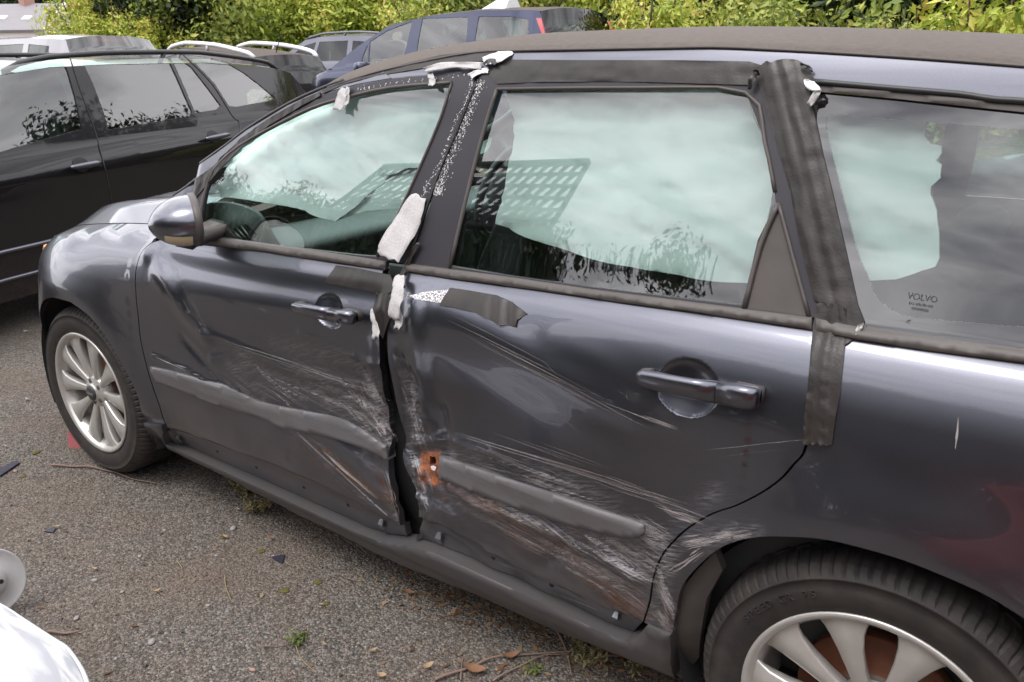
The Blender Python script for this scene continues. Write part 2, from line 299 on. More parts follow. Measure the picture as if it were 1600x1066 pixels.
def panel(name,outline,surf,m,parent=None,sp=.02,off=0,holes=(),bulge=0,bw=.01,skirt=.012,fine=(),attrs=None,base=(0,0,0),mirror=None,wrinkle=None,esp=None,map3=None,double=None):
    """cut a sheet out of the surface y=surf(x,z); outline and holes in (x,z)."""
    outline=densify(outline,esp or sp); holes=[densify(h,esp or sp) for h in holes]
    loops=[outline]+holes
    pts=[]; edges=[]
    for lp in loops:
        k=len(pts); pts+=list(lp); edges+=[(k+i,k+(i+1)%len(lp)) for i in range(len(lp))]
    lo=outline.min(0); hi=outline.max(0)
    gx,gz=np.meshgrid(np.arange(lo[0]+sp*.5,hi[0],sp),np.arange(lo[1]+sp*.5,hi[1],sp)); gz=gz+0; gx[1::2]+=sp*.5
    g=np.stack([gx.ravel(),gz.ravel()],-1)
    for (cx,cz,r,s2) in fine: g=g[np.hypot(g[:,0]-cx,g[:,1]-cz)>r]
    gs=[g]
    for (cx,cz,r,s2) in fine:
        fx,fz=np.meshgrid(np.arange(cx-r,cx+r,s2),np.arange(cz-r,cz+r,s2)); fx[1::2]+=s2*.5
        q=np.stack([fx.ravel(),fz.ravel()],-1); gs.append(q[np.hypot(q[:,0]-cx,q[:,1]-cz)<=r])
    g=np.concatenate(gs)
    k=inpoly(g,outline)
    for h in holes: k&=~inpoly(g,h)
    g=g[k]
    if len(g):
        dd=np.minimum.reduce([dpoly(g,l,True) for l in loops]); g=g[dd>sp*.3 if not fine else dd>.0025]
    P=np.concatenate([np.array(pts),g]) if len(g) else np.array(pts)
    v,e,f,_,_,_=delaunay_2d_cdt([Vector(p) for p in P],edges,[],0,1e-7)
    V=np.array([tuple(q) for q in v]); F=np.array([t for t in f if len(t)==3])
    c=V[F].mean(1); kk=inpoly(c,outline)
    for h in holes: kk&=~inpoly(c,h)
    F=F[kk]
    a=V[F[:,1]]-V[F[:,0]]; b=V[F[:,2]]-V[F[:,0]]; cr_=a[:,0]*b[:,1]-a[:,1]*b[:,0]
    F=F[abs(cr_)>1e-10]; cr_=cr_[abs(cr_)>1e-10]; F[cr_<0]=F[cr_<0][:,::-1]
    y=surf(V[:,0],V[:,1])+off
    if bulge:
        d=np.minimum.reduce([dpoly(V,l,True) for l in loops]); q=np.clip(d/bw,0,1); y=y-bulge*np.sqrt(1-(1-q)**2)
    if wrinkle is not None: y=y+wrinkle(V[:,0],V[:,1])
    h=2e-3; 
    if not bulge and wrinkle is None:
        nx=(surf(V[:,0]+h,V[:,1])-surf(V[:,0]-h,V[:,1]))/(2*h); nz=(surf(V[:,0],V[:,1]+h)-surf(V[:,0],V[:,1]-h))/(2*h)
        Nn=np.stack([nx,-np.ones_like(nx),nz],-1)
    else:
        Nn=np.zeros((len(V),3)); V3=np.stack([V[:,0],y,V[:,1]],-1); fn=np.cross(V3[F[:,1]]-V3[F[:,0]],V3[F[:,2]]-V3[F[:,0]])
        for k_ in range(3): np.add.at(Nn,F[:,k_],fn)
    Nn/=np.maximum(np.linalg.norm(Nn,axis=1,keepdims=True),1e-12)
    V3=np.stack([V[:,0],y,V[:,1]],-1)
    # skirt
    cnt={}
    for t in F:
        for i in range(3):
            ed=(t[i],t[(i+1)%3]); cnt[ed]=1
    be=[ed for ed in cnt if (ed[1],ed[0]) not in cnt]
    faces=[tuple(t) for t in F]
    vs=list(V3); ns=list(Nn); src=list(range(len(V3)))
    if skirt and be:
        ids={}
        for (i,j) in be:
            k0=len(vs); n=np.cross(V3[j]-V3[i],np.array([0,1.,0])); n=-n/max(np.linalg.norm(n),1e-12)*1.0
            n=np.cross(np.array([0,1.,0]),V3[j]-V3[i]); n=n/max(np.linalg.norm(n),1e-12)
            inn=np.array([0,skirt,0])
            vs+= [V3[i],V3[j],V3[j]+inn,V3[i]+inn]; ns+=[n]*4; src+=[i,j,j,i]
            faces.append((k0+1,k0,k0+3,k0+2))
    vs=np.array(vs); ns=np.array(ns); src=np.array(src)
    at=None
    if attrs: at={k:fn(V[:,0],V[:,1])[src] for k,fn in attrs.items()}
    if mirror is not None:
        vs[:,1]=mirror-vs[:,1]; ns[:,1]*=-1; faces=[t[::-1] for t in faces]
    o=meshobj(name,vs,faces,m,parent,True,base,ns,at)
    return o
def loft(name,rows,m,parent=None,closed=False,base=(0,0,0),flip=False,smooth=True,cap=False,attrs=None):
    rows=np.asarray(rows,float); a,b=rows.shape[:2]; F=[]
    for i in range(a-1):
        for j in range(b if closed else b-1):
            q=(i*b+j,i*b+(j+1)%b,(i+1)*b+(j+1)%b,(i+1)*b+j); F.append(q[::-1] if flip else q)
    if cap: F.append(tuple(range(b))[::-1] if not flip else tuple(range(b))); F.append(tuple((a-1)*b+j for j in range(b)) if not flip else tuple((a-1)*b+j for j in range(b))[::-1])
    return meshobj(name,rows.reshape(-1,3),F,m,parent,smooth,base,attrs=attrs)
def tube(name,pts,r,m,parent=None,seg=8,base=(0,0,0),flat=1.0,cap=True):
    pts=np.asarray(pts,float); n=len(pts); rr=np.broadcast_to(np.asarray(r,float),(n,)); rows=[]
    up=np.array([0,0,1.])
    for i in range(n):
        t=pts[min(i+1,n-1)]-pts[max(i-1,0)]; t/=max(np.linalg.norm(t),1e-9)
        s=np.cross(t,up); 
        if np.linalg.norm(s)<1e-3: s=np.array([1.,0,0])
        s/=np.linalg.norm(s); u=np.cross(s,t)
        rows.append([pts[i]+rr[i]*(math.cos(a)*s+math.sin(a)*u*flat) for a in np.arange(seg)*2*math.pi/seg])
    return loft(name,rows,m,parent,True,base,cap=cap)
def box(name,lo,hi,m,parent=None,bev=.0,base=(0,0,0),rz=0,ctr=None):
    bm=bmesh.new(); bmesh.ops.create_cube(bm,size=1); lo=np.array(lo,float); hi=np.array(hi,float)
    for v in bm.verts: v.co=Vector((lo+hi)/2+np.array(v.co)*(hi-lo))
    if bev: bmesh.ops.bevel(bm,geom=bm.edges[:],offset=bev,segments=2,affect='EDGES')
    me=bpy.data.meshes.new(name); bm.to_mesh(me); bm.free(); me.materials.append(m)
    o=bpy.data.objects.new(name,me); COL.objects.link(o); o.parent=parent; o.location=base
    if bev: me.polygons.foreach_set('use_smooth',[False]*len(me.polygons))
    return o
def vnoise(x,z,s,seed=0):
    """cheap smooth value noise, -1..1"""
    x=np.asarray(x,float)/s; z=np.asarray(z,float)/s; xi=np.floor(x).astype(int); zi=np.floor(z).astype(int); fx=x-xi; fz=z-zi; fx=fx*fx*(3-2*fx); fz=fz*fz*(3-2*fz)
    def h(a,b): 
        n=(a*374761393+b*668265263+seed*1442695041)&0xffffffff; n=((n^(n>>13))*1274126177)&0xffffffff; return ((n^(n>>16))&0xffff)/32767.5-1
    return (h(xi,zi)*(1-fx)+h(xi+1,zi)*fx)*(1-fz)+(h(xi,zi+1)*(1-fx)+h(xi+1,zi+1)*fx)*fz

# ------------------------------------------------------------------ ground
ANCH=[(1.3,.9,0),(1.3,-1.5,0),(-2.6,1.4,0),(4,4,0),(-2,-3,0),(-2.6,3.4,.03),(-9.8,3.9,.3),(-9.3,7.1,.33),(-12,10.8,.44),(-4.3,7,.28),(2,3.2,.02),(5,3.4,.02),(-30,30,.6),(5,14,.35),(20,20,.3),(-30,-5,.3),(0,-12,0),(12,-6,0),(-8,-6,0)]
def gz(x,y):
    x=np.asarray(x,float); y=np.asarray(y,float); n=0; d=0
    for a,b,c in ANCH:
        w=1/((x-a)**2+(y-b)**2+1.5)**2; n=n+w*c; d=d+w
    return n/d*np.clip((np.hypot(x-1.3,y-.2)-2.5)/2,0,1)
xs=np.concatenate([[-300,-120,-60,-30],np.linspace(-18,16,69),[30,60,120,300]]); ys=np.concatenate([[-300,-120,-60,-30],np.linspace(-14,26,81),[40,80,160,300]])
gr=[[(x,y,gz(x,y)) for x in xs] for y in ys]
g=loft('ground',gr,M['asphalt'],flip=False); tag(g,kind='structure')


M['glue2']=mat('speckled_glue_film',(.75,.73,.74),.6,noise=(230,.07,4,(1,1,1.4),(.10,.10,.115)))

def scrapemat(name,col,lo=.46,hi=.62,st=(3,1,42),rot=.42):
    m=mat(name,col,.6); t=m.node_tree; b=t.nodes['Principled BSDF']; tc=t.nodes.new('ShaderNodeTexCoord')
    m0=t.nodes.new('ShaderNodeMapping'); m0.inputs['Rotation'].default_value=(0,rot,0); m1=t.nodes.new('ShaderNodeMapping'); m1.inputs['Scale'].default_value=st
    n=N(t,'ShaderNodeTexNoise'); n.inputs['Scale'].default_value=8; n.inputs['Detail'].default_value=5; n.inputs['Roughness'].default_value=.75
    r=t.nodes.new('ShaderNodeMapRange'); r.inputs['From Min'].default_value=lo; r.inputs['From Max'].default_value=hi; r.inputs['To Max'].default_value=.85
    t.links.new(tc.outputs['Object'],m0.inputs['Vector']); t.links.new(m0.outputs['Vector'],m1.inputs['Vector']); t.links.new(m1.outputs['Vector'],n.inputs['Vector']); t.links.new(n.outputs['Fac'],r.inputs['Value']); t.links.new(r.outputs['Result'],b.inputs['Alpha']); return m
M['scrape']=scrapemat('cloudy_scraped_primer',(.34,.32,.32)); M['smearb']=scrapemat('brown_rusty_smear',(.17,.095,.055),.44,.66)
# ================================================================== THE DAMAGED ESTATE CAR
# car frame: x to the rear (front axle 0), y inwards from the near flank, z up
zb=spline([-.87,-.6,-.45,-.135,.35,.67,1.45,2.43,2.73,3.6],[.62,.735,.785,.848,.900,.915,.944,.986,.990,1.0])   # waist line
_prof=spline([.16,.25,.33,.45,.60,.72,.79,.84,.88,.915,.940,.955,.975,1.10,1.25,1.38,1.43],[.085,.052,.030,.010,.0,.0,.006,.018,.034,.055,.0755,.0838,.0925,.1435,.2055,.2605,.300])
def flare(x,z,cx):
    r=np.hypot(x-cx,z-.31); return -.034*np.exp(-(np.maximum(r-.355,0)/.105)**2)*np.clip((z-.2)/.15,0,1)
def plan(x):
    f=.46*np.maximum((-x-.02)/.85,0)**2.2+.11*np.maximum((x-2.75)/.8,0)**2.2
    return f+.010*((x-1.4)/1.4)**2
def S0(x,z):
    x=np.asarray(x,float); z=np.asarray(z,float); b=zb(x)
    s=np.where(z<.6,z,np.where(z<b,.6+(z-.6)*.345/(b-.6),.945+(z-b)))
    y=_prof(s)
    w=np.clip((.62-x)/.15,0,1); w=w*w*(3-2*w)
    y=y+w*np.clip(z-b,0,.03)*3.2
    return y+plan(x)+flare(x,z,0)+flare(x,z,2.62)+.012
CARF=Frame((0,0,0),0,S0)
UP=lambda px,off=0: CARF.U(px,off,S0)
_imp=UP([(600,652)])[0]
def broad(x,z):
    x=np.asarray(x,float); z=np.asarray(z,float)
    w=np.clip((x-.38)/.1,0,1)*np.clip((2.38-x)/.1,0,1)*np.clip((.97-z)/.06,0,1)
    d=.050*np.exp(-((x-_imp[0])/np.where(x<_imp[0],.50,.30))**2)*np.exp(-((z-.58)/.19)**2)
    return w*(d+.016*np.exp(-((x-.95)/.35)**2)*np.exp(-((z-.66)/.12)**2))
SB_=lambda x,z: S0(x,z)+broad(x,z)
U0=lambda px,off=0: CARF.U(px,off,SB_)
# ---- crash damage: folds and dents, traced and put on the flank
def _f(px,h,w): return (U0(px),h,w)
RIDGES=[_f([(232,392),(262,440),(290,490),(322,522)],.011,.030),
 _f([(322,522),(360,535),(420,560),(500,590),(565,604)],.008,.017),
 _f([(285,530),(330,580),(372,620),(405,630)],-.006,.014),
 _f([(240,556),(290,577),(330,600),(374,614)],.007,.007),
 _f([(330,560),(380,556),(480,592),(590,645)],.004,.012),
 _f([(470,520),(540,552),(588,572)],.004,.012),
 _f([(240,405),(350,430),(450,448),(585,468)],-.010,.030),
 _f([(452,668),(500,720),(560,775),(605,806)],.005,.010),
 _f([(500,700),(540,740),(590,782)],.003,.009),
 _f([(400,640),(470,652),(560,690)],-.008,.02),
 _f([(540,600),(575,640),(600,680)],.006,.012),_f([(560,560),(585,610),(604,650)],-.006,.010),
 _f([(592,500),(596,605),(609,688)],-.012,.016),
 _f([(690,478),(760,518),(830,565),(900,612),(960,650),(992,668)],.0065,.042),
 _f([(860,528),(930,560),(1000,612)],.0012,.024),
 _f([(975,640),(1025,672),(1060,668)],.0012,.018),
 _f([(652,470),(650,540),(660,600),(668,650)],.011,.026),
 _f([(625,560),(640,640),(636,700)],-.010,.014),
 _f([(700,762),(760,792),(830,818),(900,852),(1000,905)],.009,.016),
 _f([(850,790),(885,840),(860,880)],-.010,.016),_f([(880,790),(930,850),(990,900)],.007,.014),
 _f([(640,760),(668,790),(672,815)],.010,.010),
 _f([(660,690),(700,688),(760,705)],.008,.014),
 _f([(690,640),(700,700),(690,760)],-.008,.02)]
_crm=U0([(640,585),(655,650),(650,720),(662,790)]); _crm2=U0([(575,600),(595,660),(590,690)])
FL_LOW=U0([(263,670),(338,694),(413,722),(488,752),(563,789),(622,820)])      # lower fold of the front door
RD_LOW=U0([(648,808),(690,822),(740,850),(800,884),(850,905),(940,950),(1003,972)])
ellF=(U0([(512,488)])[0],U0([(486,478),(538,497)]),.040); ellR=(U0([(1074,607)])[0],None,.040)
def bowl(x,z,c,a,b,dep,tilt):
    dx=x-c[0]; dz=z-c[1]; u=(dx*math.cos(tilt)+dz*math.sin(tilt))/a; v=(-dx*math.sin(tilt)+dz*math.cos(tilt))/b; r=u*u+v*v
    return dep*np.clip(1-r,0,1)**.75
def lowstep(x,z,line):
    zl=np.interp(x,line[:,0],line[:,1]); d=(zl-z); inside=(x>line[0,0]-.01)&(x<line[-1,0]+.01)
    return np.where(inside,.015*np.clip(d/.005,0,1),0)
def D(x,z):
    x=np.asarray(x,float); z=np.asarray(z,float); shp=x.shape; p=np.stack([x.ravel(),z.ravel()],-1)
    near=(p[:,0]>.38)&(p[:,0]<2.36)&(p[:,1]<.96)
    o=np.zeros(len(p)); q=p[near]
    if len(q):
        X,Z=q[:,0],q[:,1]
        d=broad(X,Z)
        for (l,h,w) in RIDGES:
            k=(X>l[:,0].min()-3*w)&(X<l[:,0].max()+3*w)&(Z>l[:,1].min()-3*w)&(Z<l[:,1].max()+3*w)
            if k.any():
                dd=dpoly(q[k],smoothline(l,3)); d[k]-=h*np.exp(-(dd/w)**2)
        a=np.exp(-(dpoly(q,_crm)/.030)**2)+.6*np.exp(-(dpoly(q,_crm2)/.035)**2)
        d+=a*(.010*vnoise(X,Z*.7,.022,3)+.005*vnoise(X,Z,.011,5))
        lw=np.clip((.52-Z)/.1,0,1)*np.exp(-((X-1.65)/.35)**2)
        d+=lw*.006*vnoise(X+Z*.8,Z*2.2,.07,9)
        d+=.0022*vnoise(X,Z*1.6,.16,11)*np.clip((.86-Z)/.1,0,1)
        d+=lowstep(X,Z,FL_LOW)+lowstep(X,Z,RD_LOW)
        o[near]=d
    o=o.reshape(shp)
    o=o+bowl(x,z,ellF[0],.054,.040,.020,-.1)+bowl(x,z,ellR[0],.060,.050,.021,-.05)
    return o
def Sb(x,z):
    """smooth dented flank without the sharp folds: what the rubbing strips follow"""
    x=np.asarray(x,float); z=np.asarray(z,float); o=0
    for dx in (-.08,-.04,0,.04,.08):
        for dz in (-.03,.0,.03): o=o+D(x+dx,z+dz)/15
    return S0(x,z)+o
def S(x,z): return S0(x,z)+D(x,z)
CARF.surf=S
U=lambda px,off=0: CARF.U(px,off,S)
BASE=np.array([1.35,.885,0.])
car=thing('estate_car','crash-damaged dark grey metallic estate car in the foreground with taped, dented side doors','car',tuple(BASE))
B0=tuple(-BASE)
def emp(name,parent,loc=(0,0,0)):
    o=bpy.data.objects.new(name,None); COL.objects.link(o); o.parent=parent; o.location=loc; o.empty_display_size=.1; return o
X=lambda *p: np.array(p,float)
def arch(cx,R_,a0,a1,n=40): return np.array([(cx+R_*math.cos(R(a)),.31+R_*math.sin(R(a))) for a in np.linspace(a0,a1,n)])
def cat(*a): return np.concatenate([np.atleast_2d(q) for q in a])
# attributes for wear
def field(lines):
    L_=[(U0(px),w,v) for px,w,v in lines]
    def f(x,z):
        p=np.stack([x,z],-1); o=np.zeros(len(p))
        for l,w,v in L_: 
            k=(p[:,0]>l[:,0].min()-3*w)&(p[:,0]<l[:,0].max()+3*w)
            if k.any(): o[k]=np.maximum(o[k],v*np.exp(-(dpoly(p[k],l)/w)**2))
        return o
    return f
scuff=field([([(470,600),(540,620),(590,660)],.05,.75),([(575,590),(600,690)],.022,1.),([(380,560),(480,610),(560,690)],.035,.5),
 ([(360,570),(410,615)],.03,.35),([(430,540),(540,560),(590,590)],.03,.4),([(604,770),(618,812)],.012,1),
 ([(634,590),(650,650),(640,700),(655,790)],.022,.9),([(640,640),(655,690)],.018,1),([(700,700),(800,720),(950,790)],.035,.55),
 ([(700,770),(800,800),(900,870),(995,940)],.045,.85),([(880,800),(960,860),(1010,900)],.06,.85),([(1000,830),(1035,850)],.03,1),([(980,940),(1005,960)],.03,1),
 ([(1040,860),(1025,960)],.03,1.),([(1100,840),(1150,835)],.02,.9),([(1060,850),(1180,830)],.014,.7),([(1120,770),(1060,820)],.02,.45),([(1030,975),(1048,985)],.02,.9)])
rustA=field([([(672,715),(678,745)],.015,1.2),([(690,750),(760,790),(860,850),(980,940)],.014,.35),([(960,930),(1000,950)],.03,.45),([(470,700),(560,760)],.03,.12),([(590,740),(612,780)],.012,.35),([(680,760),(690,780)],.01,.5),([(1040,985),(1046,960)],.012,.4),([(660,705),(660,760)],.006,.8)])
_rh=U0([(655,706),(672,703),(690,706),(688,728),(692,755),(674,757),(658,753),(653,730)])
def rustf(x,z):
    p=np.stack([x,z],-1); return np.maximum(rustA(x,z)*.9,np.where(inpoly(p+.006*np.stack([vnoise(x,z,.012,14),vnoise(x,z,.012,15)],-1),_rh),1.1,0))
def dirtf(x,z): return np.clip((.52-z)/.35,0,1)*.75+np.clip((.8-z)/.5,0,1)*.08*(1+vnoise(x,z,.1,8))
def dirtq(x,z): return np.clip((.42-z)/.25,0,1)*.5+.03
WA=dict(scuff=scuff,rust=rustf,dirt=dirtf)
WQ=dict(scuff=scuff,rust=lambda x,z:rustA(x,z)*.6,dirt=dirtq)

# ---- body seams traced on the flank
SEAM_F=[(240,379),(221,398),(213,421),(212,448),(214,484),(219,525),(227,562),(240,608),(251,640),(262,670)]
FD_REAR=[(588,456),(581,478),(586,515),(588,560),(594,605),(601,650),(608,688),(606,725),(610,760),(616,790),(623,814),(630,841)]
RD_FRONT=[(612,459),(609,500),(605,530),(609,575),(620,628),(632,680),(629,715),(640,745),(654,770),(652,818)]
SEAM_R=[(1272,508),(1268,560),(1263,620),(1259,698),(1240,726),(1218,750),(1188,771),(1150,790),(1113,803),(1075,825.5),(1052.5,846),(1034,869),(1021,902),(1015,940),(1006,972)]
BELT_FB=[(308,380),(413,393),(525,410),(600,420)]; BELT_RB=[(639,424),(725,437),(838,452),(988,474),(1100,489),(1270,514)]
SILLT_F=[(263,688),(285,698),(338,722),(413,756),(488,790),(563,824),(600,838)]
SILLT_R=[(650,845),(688,857),(763,891),(838,925),(950,979),(985,992)]
g=.0022
def shift(a,dx,dz=0): return a+np.array([dx,dz])
# inner shell behind every gap, its black painting in the gap darkness
inner=lambda x,z: S(x,z)+.030+.02*np.clip((.5-z)/.2,0,1)
io=cat(X([.40,.20]),arch(0,.41,-15,12,6),X([.42,.86],[.52,.90],[.60,zb(.6)-.02],[1.5,zb(1.5)-.015],[2.5,zb(2.5)-.02],[3.3,.96],[3.35,.30],[3.03,.20]),arch(2.62,.41,-15,195,30)[:,:],X([2.2,.20]))
panel('inner_shell',io,inner,M['gap'],car,sp=.06,base=B0,skirt=0,esp=.03)
# front wing
wing=cat(U0(SEAM_F)[:1]+[[-.004,.02]],shift(smoothline(U0(SEAM_F),4),-g),U0([(255,667),(232,659)]),smoothline(U0([(228.6,658),(218,628),(206,598),(188,565),(167,529),(140,494.5),(110,472)]),4),
     arch(0,.357,96,160,16),X([-.40,.40],[-.48,.47],[-.66,.52],[-.80,.55],[-.84,.60]),np.array([(x,zb(x)+.022) for x in np.linspace(-.80,.50,26)]))
wg=panel('front_wing',wing,S,M['paint2'],car,sp=.02,base=B0,attrs=WQ,esp=.012)
# far flank (plain, undamaged): same surface mirrored
WID=1.77
far=cat(X([-.80,.60],[-.66,.52],[-.36,.36]),arch(0,.357,172,8,24),X([.40,.19],[2.2,.19]),arch(2.62,.357,188,-8,24),X([3.05,.22],[3.46,.32],[3.5,.98]),np.array([(x,zb(x)) for x in np.linspace(3.4,-.80,40)]))
panel('far_body_side',far,S0,M['paint2'],car,sp=.05,base=B0,mirror=WID,attrs=dict(dirt=dirtq))
# front door
fd=cat(shift(smoothline(U0(SEAM_F),4),g),U0(SILLT_F),smoothline(U0(FD_REAR),4)[::-1],U0([(598,424)]),U0(BELT_FB)[::-1]-[[0,.001]],U0([(262,372)]))
fdoor=panel('front_door',fd,S,M['paint'],car,sp=.011,base=B0,attrs=WA,skirt=.02,esp=.008,fine=[(ellF[0][0],ellF[0][1],.064,.0035)])
# rear door
rd=cat(smoothline(U0(RD_FRONT),4),U0(SILLT_R),shift(smoothline(U0(SEAM_R),4)[::-1],-g),U0(BELT_RB)[::-1]-[[0,.001]])
_hole=U0([(671,713),(679,715),(681,722),(677,731),(670,727)])
rdoor=panel('rear_door',rd,S,M['paint'],car,sp=.011,base=B0,attrs=WA,skirt=.022,esp=.008,holes=[_hole],fine=[(ellR[0][0],ellR[0][1],.070,.0035)])
# rear quarter panel
AR=smoothline(U0([(1050.6,989),(1056,955),(1062,925),(1075,902),(1112.6,865),(1150,846),(1188,839),(1225,838.6),(1281,842),(1338,854),(1413,876),(1488,906),(1544,932),(1600,966)]),4)
qp=cat(shift(smoothline(U0(SEAM_R),4),g),U0([(1012,975)]),AR,arch(2.62,.365,45,-12,20),X([3.05,.22],[3.30,.26],[3.46,.34],[3.50,.60],[3.50,.95]),np.array([(x,zb(x)-.001) for x in np.linspace(3.45,2.50,20)]),U0([(1450,547),(1340,532),(1290,520)]))
qpan=panel('rear_quarter_panel',qp,S,M['paint2'],car,sp=.014,base=B0,attrs=WQ,skirt=.02,esp=.010)
# make quarter use the worn paint near the seam
qpan.data.materials[0]=M['paint']
# sill
SB=[(270,700),(300,716),(338,733),(413,773),(488,810),(575,853),(650,888),(763,932),(875,983),(969,1019),(1020,1037),(1059,1052)]
sill=cat(U0([(262,676)]),U0(SILLT_F)-[[0,.003]],U0(SILLT_R)-[[0,.003]],U0([(1000,991),(1014,974),(1050,989)]),U0(SB)[::-1])
panel('sill_cover',sill,lambda x,z:S0(x,z)-.010-.012*np.clip((.30-z)/.05,0,1)*np.clip((z-.17)/.03,0,1),M['sill'],car,sp=.012,base=B0,bulge=.007,bw=.010,skirt=.06,esp=.012)
tip=U0([(230,658),(258,662),(262,676),(268,697),(250,690),(238,675)])
tp=panel('sill_end_cap',tip,lambda x,z:S0(x,z)-.014,M['paint2'],car,sp=.01,base=B0,bulge=.006,bw=.01,skirt=.04,attrs=dict(dirt=lambda x,z:0*x+.4))
# rubbing strips
STF=cat(smoothline(U0([(236,572),(300,587),(373,613),(400,626),(440,636),(480,643),(540,657),(604,697)]),4),smoothline(U0([(607,719),(560,697),(500,680),(440,668),(400,650),(373,644),(310,622),(249,598)]),4))
panel('rubbing_strip',STF,Sb,M['strip'],fdoor,sp=.009,off=-.005,bulge=.007,bw=.0035,skirt=.03,esp=.006)
STR=cat(smoothline(U0([(688,712),(760,735),(850,765),(940,796),(1000,816),(1008,822)]),4),smoothline(U0([(1008,832),(1000,838),(975,839),(900,822),(820,795),(740,766),(688,748)]),4))
panel('rubbing_strip',STR,Sb,M['strip'],rdoor,sp=.009,off=-.005,bulge=.008,bw=.0035,skirt=.03,esp=.006)
# waist mouldings
MF=cat(U0([(306,366),(413,381),(525,396),(606,408)]),U0([(604,421)]),U0(BELT_FB)[::-1])
panel('belt_moulding',MF,S,M['plastic'],fdoor,sp=.008,off=-.006,bulge=.008,bw=.012,skirt=.012,esp=.01)
MR=cat(U0([(634,411),(703,420),(800,433),(913,450),(1100,474),(1165,482),(1270,495)]),U0(BELT_RB)[::-1])
panel('belt_moulding',MR,S,M['plastic'],rdoor,sp=.008,off=-.006,bulge=.008,bw=.012,skirt=.012,esp=.01)
MQ=cat(U0([(1276,496),(1349,511),(1450,526),(1600,546)]),X([3.0,1.022],[3.3,1.03],[3.3,1.0],[3.0,.995]),U0([(1600,566),(1450,546),(1340,530),(1278,516)]))
panel('belt_moulding',MQ,S,M['plastic'],car,sp=.008,off=-.006,bulge=.008,bw=.012,skirt=.012,esp=.01,base=B0)
# ---- greenhouse
GL_F=U0([(309,365),(321,300),(330,278),(360,240),(413,206),(488,169),(544,152),(613,137),(688,131),(706,129.5),(703,150),(688,187),(665,240),(639,300),(613,360),(594,396),(589,401),(560,399),(413,382)])
GL_R=U0([(776,139),(850,138),(1000,137),(1100,137.5),(1165,144.5),(1178,175),(1195,221),(1210,296),(1212,319),(1184,375),(1160,478),(1100,471),(913,448),(800,432),(701,416),(703,400),(733,285),(755,203)])
TRI=U0([(1217,316),(1236,398),(1262,494),(1162,481),(1190,385)])
OUT_F=U0([(304,372),(300,330),(303,310),(345,247),(400,200),(450,170),(500,148),(560,132),(620,121),(700,114),(745,112),(742,127.6),(714,199),(688,259),(669,311),(650,370),(640,400),(636,412),(590,405),(413,385)])
OUT_R=U0([(752,112),(770,104),(1000,101),(1165,106),(1180,115),(1196,160),(1222,240),(1248,340),(1276,470),(1280,497),(1165,484),(913,452),(701,422),(640,413),(646,396),(675,311),(694,259),(720,199),(745,130)])
WFR=dict(scuff=lambda x,z:0*x)
frF=panel('window_frame',OUT_F,S0,M['satin'],fdoor,sp=.02,holes=[GL_F],esp=.012,skirt=.012)
frR=panel('window_frame',OUT_R,S0,M['satin'],rdoor,sp=.02,holes=[GL_R,TRI],esp=.012,skirt=.012)
panel('window_glass',GL_F,lambda x,z:S0(x,z)+.007,M['glass'],fdoor,sp=.03,esp=.012,skirt=0)
panel('window_glass',GL_R,lambda x,z:S0(x,z)+.007,M['glass'],rdoor,sp=.03,esp=.012,skirt=0)
panel('corner_trim',TRI,lambda x,z:S0(x,z)+.002,M['plastic'],rdoor,sp=.03,esp=.012,skirt=.006)
# rubber lips round the panes
def lip(px,r,parent,closed=False,off=-.001):
    a=smoothline(U0(px),3); y=S0(a[:,0],a[:,1])+off; tube('window_seal',np.stack([a[:,0],y,a[:,1]],-1),r,M['plastic'],parent,6)
lip([(703,418),(735,285),(757,203),(777,140)],.0045,rdoor); lip([(777,139.5),(1000,137.5),(1165,145),(1195,221),(1211,300)],.004,rdoor)
lip([(1217,318),(1188,385),(1163,481)],.005,rdoor); lip([(1217,318),(1238,398),(1264,494)],.004,rdoor)
lip([(590,401),(639,300),(688,187),(706,130)],.0035,fdoor); lip([(308,366),(326,283),(360,240),(413,206),(488,169),(544,152),(613,137),(706,129.5)],.005,fdoor)
# quarter window: one bonded pane with a printed black border
QG=cat(U0([(1278,144),(1400,155),(1500,165),(1600,176)]),X([2.95,1.30],[3.14,1.25],[3.22,1.12],[3.2,1.035],[2.95,1.022]),U0([(1600,547),(1450,528),(1349,513),(1300,505),(1268,300)]))
QC=cat(smoothline(U0([(1375,184),(1300,179),(1291,190),(1291,207),(1300,244),(1319,319),(1341,400),(1353,428),(1368,463),(1394,485),(1431,497),(1600,512)]),4),X([2.93,1.055],[3.08,1.07],[3.10,1.20],[2.93,1.27]),U0([(1600,204),(1450,191)]))
qb=panel('quarter_window_border',QG,lambda x,z:S0(x,z)+.003,M['frit'],car,sp=.012,holes=[QC],esp=.006,skirt=.004,base=B0)
panel('quarter_window_glass',QC,lambda x,z:S0(x,z)+.0032,M['glass'],car,sp=.03,esp=.012,skirt=0,base=B0)
